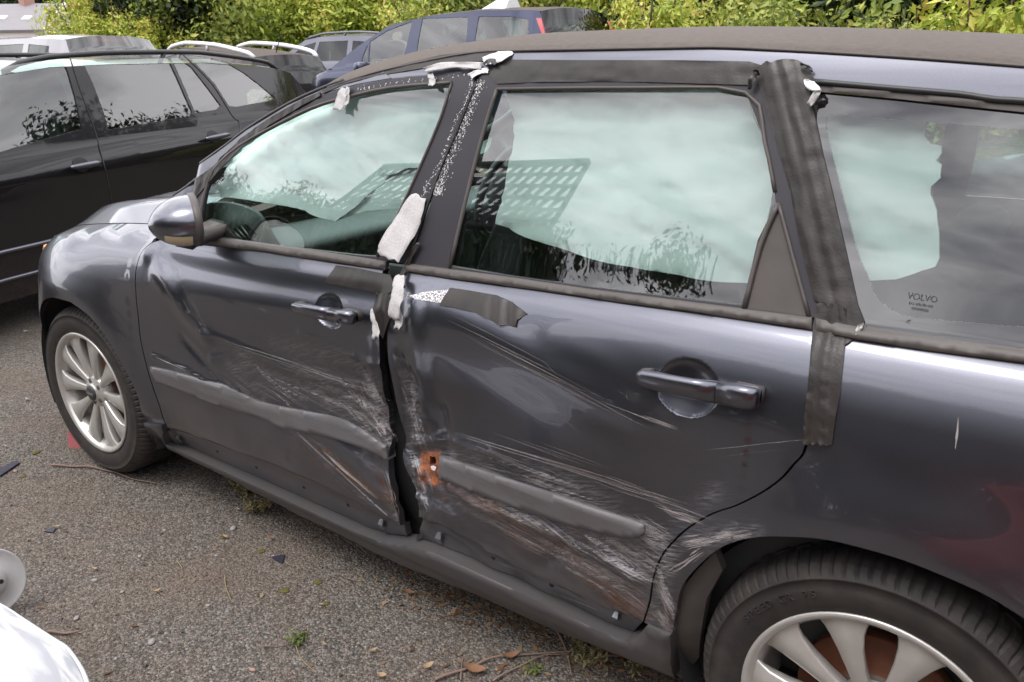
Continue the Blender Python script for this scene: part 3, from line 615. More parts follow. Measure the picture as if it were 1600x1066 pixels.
# upper window trim + gutter + cant rail + roof
TR=cat(U0([(1270,127),(1400,139),(1500,148),(1600,160)]),X([2.95,1.335],[3.2,1.29],[3.2,1.275],[2.95,1.318]),U0([(1600,175),(1500,165),(1400,154),(1280,143)]))
panel('upper_window_trim',TR,S0,M['plastic'],car,sp=.012,off=-.004,bulge=.004,bw=.008,base=B0,esp=.012)
a_=cat(U0([(1268,127),(1400,138.5),(1500,147),(1600,158)]),X([2.95,1.34],[3.2,1.295])); a_=smoothline(a_,4)
tube('roof_gutter_seal',np.stack([a_[:,0],S0(a_[:,0],a_[:,1])-.006,a_[:,1]],-1),.0052,M['rubber'],car,8,base=B0)
ze=spline([1.00,1.11,1.327,1.62,2.11,2.265,2.43,2.64,2.95,3.3],[1.315,1.346,1.392,1.425,1.425,1.418,1.407,1.390,1.36,1.305])
zc=spline([.90,1.0,1.15,1.32,1.49,1.87,2.1,2.57,2.95,3.35],[1.40,1.424,1.448,1.462,1.472,1.474,1.468,1.440,1.405,1.35])
YE=lambda x: S0(x,ze(x)-.002)
CAN=cat(np.array([(x,ze(x)) for x in np.linspace(3.25,1.02,50)]),U0([(455,163)]),U0([(500,149),(560,133),(620,122),(700,115),(752,112),(770,104),(1000,101),(1165,106),(1262,120),(1270,126),(1400,138),(1500,147),(1600,159)]),X([2.95,1.34],[3.2,1.296]))
panel('cant_rail',CAN,S0,M['paint2'],car,sp=.012,base=B0,esp=.01,skirt=.01,attrs=dict(dirt=lambda x,z:0*x+.04))
rows=[]
for i in range(49):
    t=i/48.; row=[]
    for j in range(41):
        v=-1+2*j/40.; xf=1.06-.11*(1-abs(v)**2); x=xf+(3.32-xf)*t
        ye=float(YE(x))+.004; y=WID/2+v*(WID/2-ye); w_=abs(v)
        z=float(ze(x))+(float(zc(x))-float(ze(x)))*(1-w_**2.4)+ .004*(w_<.97)
        row.append((x,y,z))
    rows.append(row)
loft('roof_panel',rows,M['dusty'],car,base=B0,flip=True)
a_=np.array([(x,float(YE(x)),float(ze(x))+.001) for x in np.linspace(1.1,3.2,60)]); tube('roof_joint',a_,.003,M['plastic'],car,6,base=B0)
# A-pillar, windscreen, bonnet
PO=U0([(238,344),(256,324),(270,308),(338,240),(387,203),(450,165),(507,139),(560,121),(600,112)]); PI_=U0([(612,122),(560,131),(500,147),(450,169),(400,199),(345,246),(303,309),(303,340),(304,372),(286,372)])
panel('windscreen_pillar',cat(PO,PI_),S0,M['paint2'],car,sp=.012,off=-.002,base=B0,esp=.01,attrs=dict(dirt=lambda x,z:0*x+.05))
wl=smoothline(PO[2:],4); wl=wl[wl[:,1]<1.36]; rows=[]
for k,(x,z) in enumerate(wl):
    y0=float(S0(x,z))+.006; t=(z-wl[0,1])/(wl[-1,1]-wl[0,1]); row=[]
    for j in range(17):
        v=-1+2*j/16.; q=1-abs(v)**2.2; row.append((x-(.36-.27*t)*q,WID/2+v*(WID/2-y0),z+(.03+.055*t)*q))
    rows.append(row)
loft('windscreen',rows,M['glass'],car,base=B0)
tube('windscreen_seal',[(x,float(S0(x,z))+.004,z+.004) for x,z in wl],.006,M['rubber'],car,6,base=B0)
rows=[]
for i in range(25):
    x=-.84+1.36*i/24.; row=[]
    for j in range(33):
        v=-1+2*j/32.; z0=float(zb(x))+.024; ye=float(S0(x,z0-.002))+.003
        y=WID/2+v*(WID/2-ye); q=1-abs(v)**3.; cr_=.022*math.exp(-((abs(v)-.80)/.10)**2)
        row.append((x-.10*q*(i/24.<.1),y,z0+(.075*q+cr_)*min(1,(x+1.0)/.5)+.035*max(0,x-.1)*q*2))
    rows.append(row)
loft('bonnet',rows,M['paint2'],car,base=B0,flip=True)
# nose and tail, simple closed shapes out of view
def nose_row(z,zt):
    r=[]; xs_=-.36-.50*np.sin(np.linspace(0,math.pi/2,14)); ys_=[float(S0(x,z))+.004+.012*(i>0) for i,x in enumerate(xs_)]
    half=[(x+.05*zt*(i/13.),y,z) for i,(x,y) in enumerate(zip(xs_,ys_))]
    half+=[(-.86-.05*math.sin(math.pi/2*t)+.05*zt,ys_[-1]+(WID/2-ys_[-1])*t,z) for t in np.linspace(.15,1,8)]
    return half+[(x,WID-y,z_) for x,y,z_ in half[-2::-1]]
loft('front_bumper',[nose_row(z,t) for z,t in ((.20,1.2),(.26,.3),(.34,0),(.48,0),(.54,.2),(.60,.6),(.66,1.6))],M['paint2'],car,base=B0)
def tail_row(z,dx):
    r=[]
    for j in range(41):
        a=math.pi*(j/40.)-math.pi/2; sx=abs(math.cos(a))**.4; sy=math.copysign(abs(math.sin(a))**.6,math.sin(a)); y0=float(S0(3.35,min(z,1.3))); r.append((3.35+(.26+dx)*sx,WID/2+sy*(WID/2-y0-.006),z))
    return r
loft('rear_bumper',[tail_row(z,t) for z,t in ((.22,-.06),(.28,0),(.40,.02),(.56,.02),(.60,-.02))],M['paint2'],car,base=B0,flip=True)
loft('tailgate',[tail_row(z,t) for z,t in ((.60,-.03),(.80,-.04),(.99,-.05),(1.0,-.07),(1.15,-.13),(1.30,-.22),(1.36,-.28))],M['paint2'],car,base=B0,flip=True)
hl=U0([(58,430),(60,405),(66,396),(74,400),(70,425),(63,450)])
tube('headlamp_edge',[(-.50,float(S0(-.50,.74))-.002,.745),(-.54,float(S0(-.54,.72))-.002,.71),(-.55,float(S0(-.55,.66))-.002,.66)],[.012,.02,.008],M['orange'],car,8,base=B0)
# wheel housings
for cx in (0,2.62):
    rows=[]
    for a in np.linspace(-20,200,30):
        rows.append([(cx+.372*math.cos(R(a)),y,.31+.372*math.sin(R(a))) for y in (.045,.10,.20,.36)])
    loft('wheel_housing',rows,M['cabin'],car,base=B0,flip=False)
    box('wheel_housing_back',(cx-.40,.36,.16),(cx+.40,.38,.70),M['black'],car,base=B0)
    rows=[[(cx+.372*math.cos(R(a)),WID-y,.31+.372*math.sin(R(a))) for y in (.045,.10,.20,.36)] for a in np.linspace(-20,200,20)]
    loft('wheel_housing',rows,M['cabin'],car,base=B0)
# torn liner flap ahead of the rear wheel
fl=[(1056,955),(1064,922),(1085,895),(1112,868),(1122,900),(1100,940),(1092,990),(1090,1030),(1076,1050),(1058,1050),(1052,1000)]
panel('mud_flap_liner',U0(fl,.02),lambda x,z:S0(x,z)+.02+.25*(x-2.25),M['plastic'],car,sp=.02,base=B0,bulge=.006,bw=.02,skirt=.02)
# floor and far-side pillars
box('floor_pan',(-.5,.12,.19),(3.3,1.65,.27),M['black'],car,base=B0)
box('cabin_floor',(.5,.14,.28),(3.2,1.63,.40),M['cabin'],car,base=B0)
box('bulkhead',(.30,.14,.28),(.40,1.63,.88),M['black'],car,base=B0)
for (xa,xb,za,zt,w) in ((1.40,1.62,.95,1.40,.07),(2.36,2.40,.98,1.38,.09),(3.10,3.02,.99,1.33,.10)):
    ya,yt=WID-float(S0(xa,za))-.01,WID-float(S0(xb,zt))-.01
    loft('far_pillar',[[(xa-w/2,ya,za),(xa+w/2,ya,za),(xa+w/2,ya-.03,za),(xa-w/2,ya-.03,za)],[(xb-w/2,yt,zt),(xb+w/2,yt,zt),(xb+w/2,yt-.03,zt),(xb-w/2,yt-.03,zt)]],M['satin'],car,True,B0,smooth=False)
tube('far_roof_rail',[(x,WID-float(YE(x))-.02,float(ze(x))-.03) for x in np.linspace(1.05,3.2,12)],.035,M['satin'],car,8,base=B0)
tube('far_windscreen_pillar',[(x,WID-float(S0(x,z))-.02,z-.01) for x,z in wl],.025,M['satin'],car,8,base=B0)
farg=cat(X([.72,.96]),np.array([(x,z-.03) for x,z in wl[::3]]),np.array([(x,float(ze(x))-.05) for x in np.linspace(1.2,3.1,12)]),X([3.14,1.03]),np.array([(x,zb(x)+.01) for x in np.linspace(3.0,.8,12)]))
panel('far_window_glass',farg,S0,M['glass_dark'],car,sp=.08,base=B0,mirror=WID,skirt=0,esp=.05)
# headlining
rows=[[(x,WID/2+v*.56,float(ze(x))-.035+(.03)*(1-v*v)) for v in np.linspace(-1,1,9)] for x in np.linspace(1.05,3.2,20)]
loft('headlining',rows,M['dash'],car,base=B0)
# door cards (inner side of near doors)
panel('door_card',X([.50,.32],[3.1,.32],[3.1,.98],[2.4,.975],[1.5,.93],[.62,.90]),lambda x,z:S0(x,z)+.11,M['cabin'],car,sp=.1,base=B0,skirt=.02)
# seats
def cushion(name,c,s,rot,m,parent,base):
    bm=bmesh.new(); bmesh.ops.create_cube(bm,size=1); bmesh.ops.subdivide_edges(bm,edges=bm.edges[:],cuts=3,use_grid_fill=True)
    for v in bm.verts:
        q=Vector(v.co)*2; l=max(abs(q.x),abs(q.y),abs(q.z)); n=(abs(q.x)**4+abs(q.y)**4+abs(q.z)**4)**.25; q=q*(l/max(n,1e-6)); v.co=Vector((q.x*s[0]/2,q.y*s[1]/2,q.z*s[2]/2))
    bmesh.ops.rotate(bm,verts=bm.verts,cent=(0,0,0),matrix=Matrix.Rotation(rot,3,'Y')); bmesh.ops.translate(bm,verts=bm.verts,vec=Vector(c))
    me=bpy.data.meshes.new(name); bm.to_mesh(me); bm.free(); me.materials.append(m); me.polygons.foreach_set('use_smooth',[True]*len(me.polygons))
    o=bpy.data.objects.new(name,me); COL.objects.link(o); o.parent=parent; o.location=base; return o
for yc in (.50,1.27):
    st=emp('front_seat',car,B0)
    cushion('seat_cushion',(1.28,yc,.50),(.52,.50,.17),0,M['seat'],st,(0,0,0)); cushion('seat_backrest',(1.58,yc,.80),(.15,.50,.62),R(18),M['seat'],st,(0,0,0)); cushion('headrest',(1.70,yc,1.17),(.10,.26,.17),R(15),M['seat'],st,(0,0,0))
st=emp('rear_seat',car,B0)
cushion('seat_cushion',(2.12,.885,.50),(.50,1.3,.17),0,M['seat'],st,(0,0,0)); cushion('seat_backrest',(2.44,.885,.78),(.14,1.3,.56),R(20),M['seat'],st,(0,0,0))
# dashboard with side vent, steering wheel
def at(px,y):
    c,d=CARF.ray(px); t=(y-c[1])/d[:,1]; return c+d*t[:,None]
dp=smoothline(at([(300,345),(315,322),(345,317),(375,322),(400,333),(410,347),(409,362),(404,375)],.20)[:,[0,2]],4); dp=np.concatenate([dp,[[dp[-1][0]-.03,.72],[.42,.72]]])
rows=[[(x-.10*min(1,(y-.2)/.15),y,z-.13*min(1,max(0,(y-.22)/.12))) for x,z in dp] for y in (.20,.205,.22,.26,.30,.34,.5,.8,1.2,1.58)]
dash=loft('dashboard',rows,M['dash'],car,base=B0,flip=True,cap=True,closed=True)
vq=at([(355,362),(384,350),(402,366),(398,372),(372,374)],.194)
meshobj('vent_opening',vq,[(0,1,2,3,4)],M['black'],dash,False)
for t in (.25,.5,.75):
    p=at([(355+29*t,362-12*t)],.190)[0]; q=at([(372+26*t,374-2*t)],.190)[0]; tube('vent_slat',[p,q],.0022,M['chrome'],dash,5)
cs=np.array([.93,1.27,.93]); ax=Vector((-.86,0,.30)).normalized(); u_=Vector((0,1,0)); w_=ax.cross(u_)
tube('steering_wheel',[cs+np.array(u_)*.185*math.cos(a)+np.array(w_)*.185*math.sin(a) for a in np.linspace(0,2*math.pi,37)],.015,M['cabin'],car,8,base=B0)
cushion('steering_boss',tuple(cs+np.array([-.03,0,-.01])),(.06,.18,.16),R(-20),M['cabin'],car,B0)
# ---- deployed curtain airbags behind the panes
def curtain(name,px,off,parent,amp=.010,seed=1):
    sf=lambda x,z:S0(x,z)+off
    wr=lambda x,z: amp*(vnoise(x*.45+z*.3,z*1.5,.07,seed)+.5*vnoise(x+z,z,.035,seed+1))+1.5*amp*(1-np.abs(vnoise(x*.22+z*.35,z*1.0-x*.12,.055,seed+4)))**4+.9*amp*(1-np.abs(vnoise(x*.3-z*.4,z+x*.3,.03,seed+6)))**4
    o=panel(name,CARF.U(px,off,S0),sf,M['airbag'],parent,sp=.012,wrinkle=wr,skirt=.006,esp=.012,base=B0); return o
c1=curtain('curtain_airbag',[(355,262),(375,232),(430,190),(500,150),(580,128),(690,118),(745,118),(712,200),(680,262),(640,262),(604,275),(560,318),(524,346),(500,340),(440,322),(390,312),(345,308),(338,296)],.06,car,.008,2)
c2=curtain('curtain_airbag',[(790,116),(1000,116),(1150,124),(1168,150),(1190,225),(1206,300),(1190,380),(1176,446),(1120,443),(1040,430),(960,413),(880,392),(820,371),(773,350),(785,300),(800,230)],.06,car,.008,5)
c3=curtain('curtain_airbag',[(1262,152),(1300,154),(1400,162),(1449,170),(1444,195),(1443,215),(1452,226),(1468,229),(1469,240),(1461,252),(1470,258),(1470,278),(1454,292),(1452,305),(1463,330),(1467,370),(1466,405),(1460,418),(1440,424),(1400,437),(1352,441),(1338,400),(1300,300),(1270,190)],.045,car,.007,8)
# curtain seen through the front pane lower down, hanging free
c4=curtain('curtain_airbag',[(520,346),(560,318),(604,275),(646,262),(700,262),(660,330),(620,326),(570,330)],.075,car,.006,9)
# seat belt hanging across the front side pane
a_=CARF.U(smoothline([(455,285),(520,262),(575,225),(612,190),(640,150),(650,130)],5),.10,S0); sb=[]
for (x,z) in a_: y=float(S0(x,z))+.10; sb.append([(x-.012,y,z+.02),(x+.012,y,z-.02)])
# (belt webbing is part of the car)
loft('seat_belt',sb,M['seat'],car,base=B0)
# ---- door handles
def handle(parent,pa,pb,split,w,out=.034):
    """grip bar from image point pa to pb standing off the skin"""
    a=CARF.U([pa],-out,S0)[0]; b=CARF.U([pb],-out,S0)[0]
    def sect(t,ww,hh,yy):
        c=a+(b-a)*t; y=float(S0(c[0],c[1]))-yy; r=[]
        for k in range(16):
            an=2*math.pi*k/16; cx=math.copysign(abs(math.cos(an))**.7,math.cos(an)); cz=math.copysign(abs(math.sin(an))**.7,math.sin(an)); r.append((c[0],y+hh*cx,c[1]+ww*cz))
        return r
    rows=[sect(.0,w*.25,.004,out-.008),sect(.02,w*.6,.010,out-.006),sect(.07,w*.85,.012,out-.002),sect(.3,w*.95,.011,out+.003),sect(.5,w,.011,out+.004),sect(split-.008,w*1.05,.013,out)]
    loft('door_handle_grip',rows,M['paint2'],parent,True,cap=True)
    rows=[sect(split,w*1.06,.014,out),sect(.9,w*1.1,.015,out-.002),sect(.97,w*1.05,.015,out-.005),sect(1.0,w*.8,.010,out-.008)]
    loft('door_handle_cap',rows,M['paint2'],parent,True,cap=True)
    rows=[sect(split-.01,w*.98,.010,out),sect(split+.002,w*.98,.010,out)]; loft('handle_joint',rows,M['black'],parent,True,cap=False)
    c=a+(b-a)*.93; y=float(S(c[0],c[1])); 
    rows=[sect(.80,w*.9,.012,.012),sect(1.0,w*.8,.012,.012)]; loft('handle_foot',rows,M['plastic'],parent,True,cap=True)
    rows=[sect(.01,w*.5,.012,.012),sect(.10,w*.7,.012,.012)]; loft('handle_foot',rows,M['plastic'],parent,True,cap=True)
handle(fdoor,(455,479),(551,498),.66,.0155); handle(rdoor,(992,589),(1184,625),.70,.0185)
kc=CARF.U([(527,503)],-.05,S0)[0]; y=float(S0(kc[0],kc[1]))-.0485
meshobj('key_hole',[(kc[0]+.0055*math.cos(a),y,kc[1]+.0055*math.sin(a)) for a in np.arange(12)*math.pi/6],[tuple(range(12))],M['black'],fdoor)
# ---- clips and screw holes along the lower doors
def at_s(px,off=0,sf=S): q=CARF.U([px],off,sf)[0]; return np.array([q[0],float(sf(q[0],q[1]))+off,q[1]])
def dot(name,px,r,m,parent,off=-.0008):
    c=at_s(px); meshobj(name,[(c[0]+r*math.cos(a),c[1]+off,c[2]+r*math.sin(a)) for a in np.arange(10)*math.pi/5],[tuple(range(10))],m,parent)
for px in [(340,705),(401,730),(475,761),(544,789)]: dot('screw_hole',px,.006,M['black'],fdoor)
for px in [(771,871),(862,914)]: dot('screw_hole',px,.0065,M['black'],rdoor)
def clip(px,par,s=.02):
    c=at_s(px); x,y,z=c; v=[]
    V_=[(x-s*.5,y-.003,z-s),(x+s*.5,y-.003,z-s),(x+s*.55,y-.012,z),(x-s*.45,y-.012,z),(x-s*.3,y-.004,z+s*.8),(x+s*.4,y-.004,z+s*.9)]
    vs=V_+[(a,b+.004,c_) for a,b,c_ in V_]; F=[(0,1,2,3),(3,2,5,4),(7,6,9,8),(8,9,10,11),(0,6,7,1),(1,7,8,2),(2,8,11,5),(5,11,10,4),(4,10,9,3),(3,9,6,0)]
    meshobj('trim_clip',vs,F,M['galv'],par,False)
clip((281,683),fdoor,.016); clip((598,817),fdoor,.016); clip((688,839),rdoor,.018); clip((964,961),rdoor,.013)
# ---- scratches: thin scraped lines on each door
def scratches(parent,bundles,seed,name='scratch_marks',sm_='scratch',lift=.0006):
    rn=np.random.RandomState(seed); V=[];F=[]
    for (pa,pb,spread,cnt,wmax,lmin) in bundles:
        pa=np.array(pa,float); pb=np.array(pb,float); d=pb-pa; nrm=np.array([-d[1],d[0]])/np.hypot(*d)
        P=[];info=[]
        for k in range(cnt):
            t0=rn.uniform(0,1-lmin); t1=min(1,t0+rn.uniform(lmin,min(1,lmin*2.4))); o=rn.normal(0,spread*.5); dr=rn.normal(0,spread*.10); m_=9; cv=rn.normal(0,.8)
            q=[pa+d*(t0+(t1-t0)*i/(m_-1))+nrm*(o+dr*i/(m_-1)+rn.normal(0,.12)+cv*math.sin(i*.39)) for i in range(m_)]
            P+=q; info.append((m_,rn.uniform(.25,1)*wmax))
        UV=CARF.U(P,0,S); i0=0
        for m_,w in info:
            a=UV[i0:i0+m_]; i0+=m_; k0=len(V)
            for i in range(m_):
                t=a[min(i+1,m_-1)]-a[max(i-1,0)]; t/=max(np.hypot(*t),1e-9); n=np.array([-t[1],t[0]]); ww=w*math.sin(math.pi*(i+.3)/(m_-.4))*.5*rn.uniform(.6,1.1)
                for s_ in (-1,1): p=a[i]+n*ww*s_; V.append((p[0],p[1]))
            F+=[(k0+2*i,k0+2*i+1,k0+2*i+3,k0+2*i+2) for i in range(m_-1)]
    V=np.array(V); y=S(V[:,0],V[:,1])-lift
    o=meshobj(name,np.stack([V[:,0],y,V[:,1]],-1),F,M[sm_],parent); o['kind']='stuff'
scratches(fdoor,[((385,575),(600,690),26,26,.0012,.15),((430,560),(605,640),18,20,.0010,.12),((500,590),(608,690),26,40,.0012,.1),((560,600),(606,700),18,40,.0022,.12),
 ((575,640),(608,690),8,24,.0022,.2),((455,668),(606,806),2.,7,.0026,.5),((502,702),(590,780),3.5,9,.0030,.5),((300,585),(374,612),1,4,.0014,.7),((240,556),(300,583),1,3,.0012,.7),
 ((600,730),(624,812),6,14,.0022,.2),((250,400),(330,520),20,7,.0008,.3),((330,525),(560,600),6,8,.0012,.4),((322,560),(410,630),6,7,.001,.4),((400,480),(420,490),3,2,.0009,.8),((470,570),(600,610),10,8,.0009,.2)],11)
scratches(rdoor,[((690,672),(1090,795),5,12,.0016,.25),((740,672),(1120,810),14,22,.0010,.14),((700,715),(960,790),14,22,.0011,.15),((720,690),(900,760),10,10,.0014,.2),
 ((700,770),(1010,930),20,60,.0013,.16),((800,790),(1010,960),24,60,.0013,.14),((900,800),(1030,900),26,55,.0013,.14),((960,800),(1045,850),16,40,.0018,.2),((1020,790),(1110,822),9,22,.0020,.2),
 ((620,575),(660,620),12,9,.0010,.3),((636,630),(668,700),10,14,.0014,.2),((645,690),(672,790),8,12,.0014,.2),((690,500),(1000,660),14,10,.0009,.3),((760,560),(1050,670),20,6,.0007,.2),
 ((975,640),(1060,672),4,6,.0012,.4),((770,877),(815,893),1,3,.0018,.7),((862,925),(940,955),1,4,.0018,.7),((780,560),(990,700),60,10,.0006,.08),((655,700),(760,712),8,12,.0012,.2)],12)
scratches(qpan,[((1060,850),(1150,835),9,26,.0020,.2),((1040,900),(1100,862),8,20,.0018,.2),((1022,900),(1052,960),9,50,.0018,.25),((1110,845),(1175,832),6,14,.0012,.3),((1024,950),(1050,990),8,26,.0018,.3),((1497,650),(1492,702),1,2,.0030,.9),((1100,720),(1300,700),30,3,.0007,.3)],13)
scratches(fdoor,[((430,575),(600,650),30,9,.016,.3),((520,610),(606,700),26,9,.018,.3),((560,560),(604,640),14,6,.014,.3),((380,560),(470,640),12,4,.010,.4)],21,'scraped_patches','scrape',.0004)
scratches(rdoor,[((632,600),(662,690),10,7,.014,.3),((700,700),(980,800),22,7,.012,.25),((720,775),(1010,945),26,12,.018,.25),((900,830),(1030,900),30,10,.018,.3),((960,800),(1050,850),14,7,.014,.3),((640,700),(672,800),10,6,.014,.3)],22,'scraped_patches','scrape',.0004)
scratches(qpan,[((1030,880),(1050,970),9,7,.014,.3),((1055,850),(1150,835),8,5,.012,.3)],23,'scraped_patches','scrape',.0004)
scratches(rdoor,[((690,745),(800,800),8,6,.014,.4),((740,775),(1000,950),20,12,.022,.25),((880,880),(1005,960),14,8,.024,.3)],24,'rusty_smears','smearb',.0003)
scratches(fdoor,[((440,660),(600,790),16,7,.022,.3),((590,740),(615,800),6,4,.02,.4)],25,'rusty_smears','smearb',.0003)
# ---- adhesive tape: black strips and peeled pale underside
def strip(px,off,m,name='tape_strip',parent=None,wr=.0015,seed=1,label=None,th=.0015,curl=None):
    P=CARF.U(px,-off,S); sf=lambda x,z:S(x,z)-off
    wf=(lambda x,z: wr*(vnoise(x*1.0,z*.35,.02,seed)+.6*vnoise(x,z*.6,.009,seed+3))) if curl is None else curl
    o=panel(name,P,sf,m,car,sp=.007,wrinkle=wf,skirt=max(off+wr-.0005,th),esp=.006,base=B0)
    if label: o['label']=label
    return o
def folds(pa,pb,fr_,amp,seed,fade=None):
    q=CARF.U([pa,pb],0,S0); k=(q[1,0]-q[0,0])/(q[1,1]-q[0,1]); x0,z0=q[0]
    def f(x,z):
        u=(x-x0)-k*(z-z0); o=0*u; v=vnoise(z,z*.3,.09,seed)
        for i,(c,w,h,ph) in enumerate(fr_):
            cc=c+.005*vnoise(z,z*0+i*3.1,.11,seed+i)+.002*vnoise(z,z*0+i,.03,seed); o=o+h*np.exp(-((u-cc)/w)**2)*(.55+.45*vnoise(z,z*0+i*7.7,.13,seed+20+i))
        o=o+.0009*vnoise(x,z,.018,seed)+.0005*vnoise(x,z,.007,seed+2)
        return -amp*o*(fade(x,z) if fade else 1)
    return f
# long strip over the cant rail, above the rear door and over the front
strip([(778,93),(900,94),(1050,94),(1170,96),(1196,104),(1180,120),(1172,133),(1000,128),(850,128),(776,131),(764,118)],.003,M['tape'],wr=.0006,seed=3,curl=lambda x,z:.0022*(1-np.abs(vnoise(x*.12+z*.3,z,.016,3)))**3+.0006*vnoise(x,z,.012,9))
strip([(768,94),(700,100),(640,110),(585,119),(540,131),(505,146),(500,141),(556,122),(631,100),(688,86),(763,78),(790,86)],.003,M['tape'],wr=.0006,seed=4,curl=lambda x,z:.0012*vnoise(x*.25,z,.02,5)+.0005*vnoise(x,z,.012,7))
strip([(500,150),(470,166),(420,196),(380,228),(340,268),(303,312),(296,322),(291,316),(335,258),(376,216),(420,185),(470,156),(500,143)],.004,M['tape'],wr=.0016,seed=6)
# broad strip down the rear door pillar
strip([(1198,95),(1205,98),(1213,94),(1226,92),(1244,93),(1262,103),(1270,120),(1266,150),(1285,240),(1300,300),(1323,400),(1340,478),(1350,503),(1334,530),(1318,540),(1300,480),(1272,470),(1250,380),(1235,300),(1212,220),(1188,140),(1176,112)],.003,M['tape'],wr=.004,seed=8,label='broad black tape strip down the pillar behind the rear door',
  curl=folds((1221,100),(1311,478),((-.030,.0035,.004,0),(-.018,.005,.006,1),(-.006,.0025,.003,2),(.006,.006,.005,3),(.022,.004,.003,4)),1.0,5))
strip([(1277,474),(1300,473),(1323,482),(1322,520),(1318,560),(1312,620),(1304,660),(1300,694),(1288,696),(1278,692),(1255,694),(1258,650),(1263,600),(1268,550),(1270,510)],.0045,M['tape'],wr=.003,seed=9,label='creased black tape strip running down over the rear door shut line',
  curl=folds((1300,490),(1278,690),((-.018,.004,.005,0),(-.004,.004,.009,1),(.008,.003,.009,2),(.018,.004,.007,3)),1.4,15,lambda x,z:.5+np.clip((.95-z)*5,0,1)))
# patches on the waist by the pillar
strip([(525,415),(560,420),(610,430),(618,452),(600,462),(560,452),(508,442)],.002,M['tape'],wr=.0006,seed=12,label='flat black tape patch on the front door shoulder')
strip([(588,457),(612,460),(608,500),(598,530),(586,520),(580,490)],.004,M['tape'],wr=.002,seed=13)
strip([(703,450),(735,455),(775,462),(800,473),(823,491),(808,500),(806,510),(780,508),(740,488),(705,480),(686,477)],.003,M['tape'],wr=.0008,seed=14,label='wrinkled black tape patch on the rear door shoulder',
  curl=lambda x,z:.0022*np.sin(x*150+z*60)*np.clip((x-CARF.U([(735,470)],0,S)[0][0])*12,0,1))
strip([(639,462),(660,457),(703,452),(690,474),(660,470)],.0012,M['glue2'],name='glue_residue',wr=.0003,seed=15,label='white glue residue beside the wrinkled tape patch')
# free-standing peeled ribbons (pale underside showing)
def ribbon(px,offs,widths,m,label=None,name='peeled_tape'):
    P=smoothline(px,5); n=len(P); O=np.interp(np.linspace(0,1,n),np.linspace(0,1,len(offs)),offs); Wd=np.interp(np.linspace(0,1,n),np.linspace(0,1,len(widths)),widths)
    rows=[]; rj=np.random.RandomState(len(px)*7+int(px[0][0])).normal(size=12)
    for i in range(n):
        t=P[min(i+1,n-1)]-P[max(i-1,0)]; t/=max(np.hypot(*t),1e-6); nn=np.array([-t[1],t[0]]); r=[]
        for s_ in (-1,-.6,-.2,.2,.6,1):
            je=(rj[int((s_+1)*2.5+.5)] if i==n-1 else (rj[6+int((s_+1)*2.5+.5)] if i==0 else 0)); q=P[i]+nn*s_*Wd[i]/2+t*je*Wd[i]*.12; 
            uv=CARF.U([q],-O[i],S0)[0]; r.append((uv[0],float(S0(uv[0],uv[1]))-O[i]-.0035*s_*s_*(1 if i%9<5 else -.3)+.0012*math.sin(i*1.3+s_*2),uv[1]))
        rows.append(r)
    o=loft(name,rows,m,car,base=B0); sm=o.modifiers.new('thickness','SOLIDIFY'); sm.thickness=.0003
    if label: o['label']=label
ribbon([(655,308),(640,340),(622,372),(604,404)],[.004,.012,.022,.030],[24,38,42,38],M['tapeback'],'long pale peeled tape flap hanging over the pillar foot')
ribbon([(655,380),(640,405),(628,432),(632,450)],[.008,.010,.010,.012],[5,7,6,4],M['tape'])
ribbon([(627,430),(622,452),(618,478),(616,500)],[.018,.026,.022,.012],[14,19,18,16],M['tapeback'],'short pale tape curl below the waist moulding')
ribbon([(617,478),(623,495),(621,514)],[.012,.008,.004],[14,13,9],M['tapeback'])
ribbon([(582,482),(585,505),(588,528)],[.010,.012,.012],[2,9,12],M['tapeback'],'small pale tape corner on the rear edge of the front door')
ribbon([(540,138),(534,152),(527,172)],[.006,.012,.014],[8,17,12],M['tapeback'],'frayed pale tape tag over the top of the front window')
ribbon([(545,136),(543,150),(540,166)],[.006,.010,.012],[5,7,4],M['tapeback'])
ribbon([(674,115),(675,124),(674,134)],[.005,.010,.012],[7,11,8],M['tapeback'])
ribbon([(663,109),(690,103),(720,101),(752,103)],[.008,.014,.014,.008],[5,11,8,12],M['tapeback'],'crumpled silver tape roll along the roof edge')
ribbon([(756,96),(770,92),(783,88),(801,82)],[.006,.010,.010,.004],[12,16,16,4],M['glue'],name='glue_residue')
ribbon([(735,120),(748,112),(764,110)],[.004,.006,.004],[10,8,8],M['glue'],name='glue_residue')
ribbon([(757,102),(765,96),(775,97)],[.008,.012,.012],[4,9,10],M['rubber'])
ribbon([(1258,124),(1268,134),(1284,141)],[.010,.016,.020],[3,16,1],M['glue'])
ribbon([(1283,142),(1275,148),(1264,165)],[.020,.020,.012],[2,12,8],M['tapeback'],'white folded tape corner at the top of the rear pillar')
ribbon([(1288,150),(1278,157),(1266,168)],[.010,.012,.010],[1,9,1],M['rubber'])
ribbon([(1350,505),(1343,512),(1336,522)],[.010,.012,.010],[1,9,3],M['tapeback'])
ribbon([(1250,100),(1262,105),(1270,112)],[.010,.014,.008],[3,7,3],M['rubber'])
ribbon([(1172,140),(1176,122),(1182,112),(1186,118)],[.010,.018,.018,.010],[4,12,8,3],M['tape'])
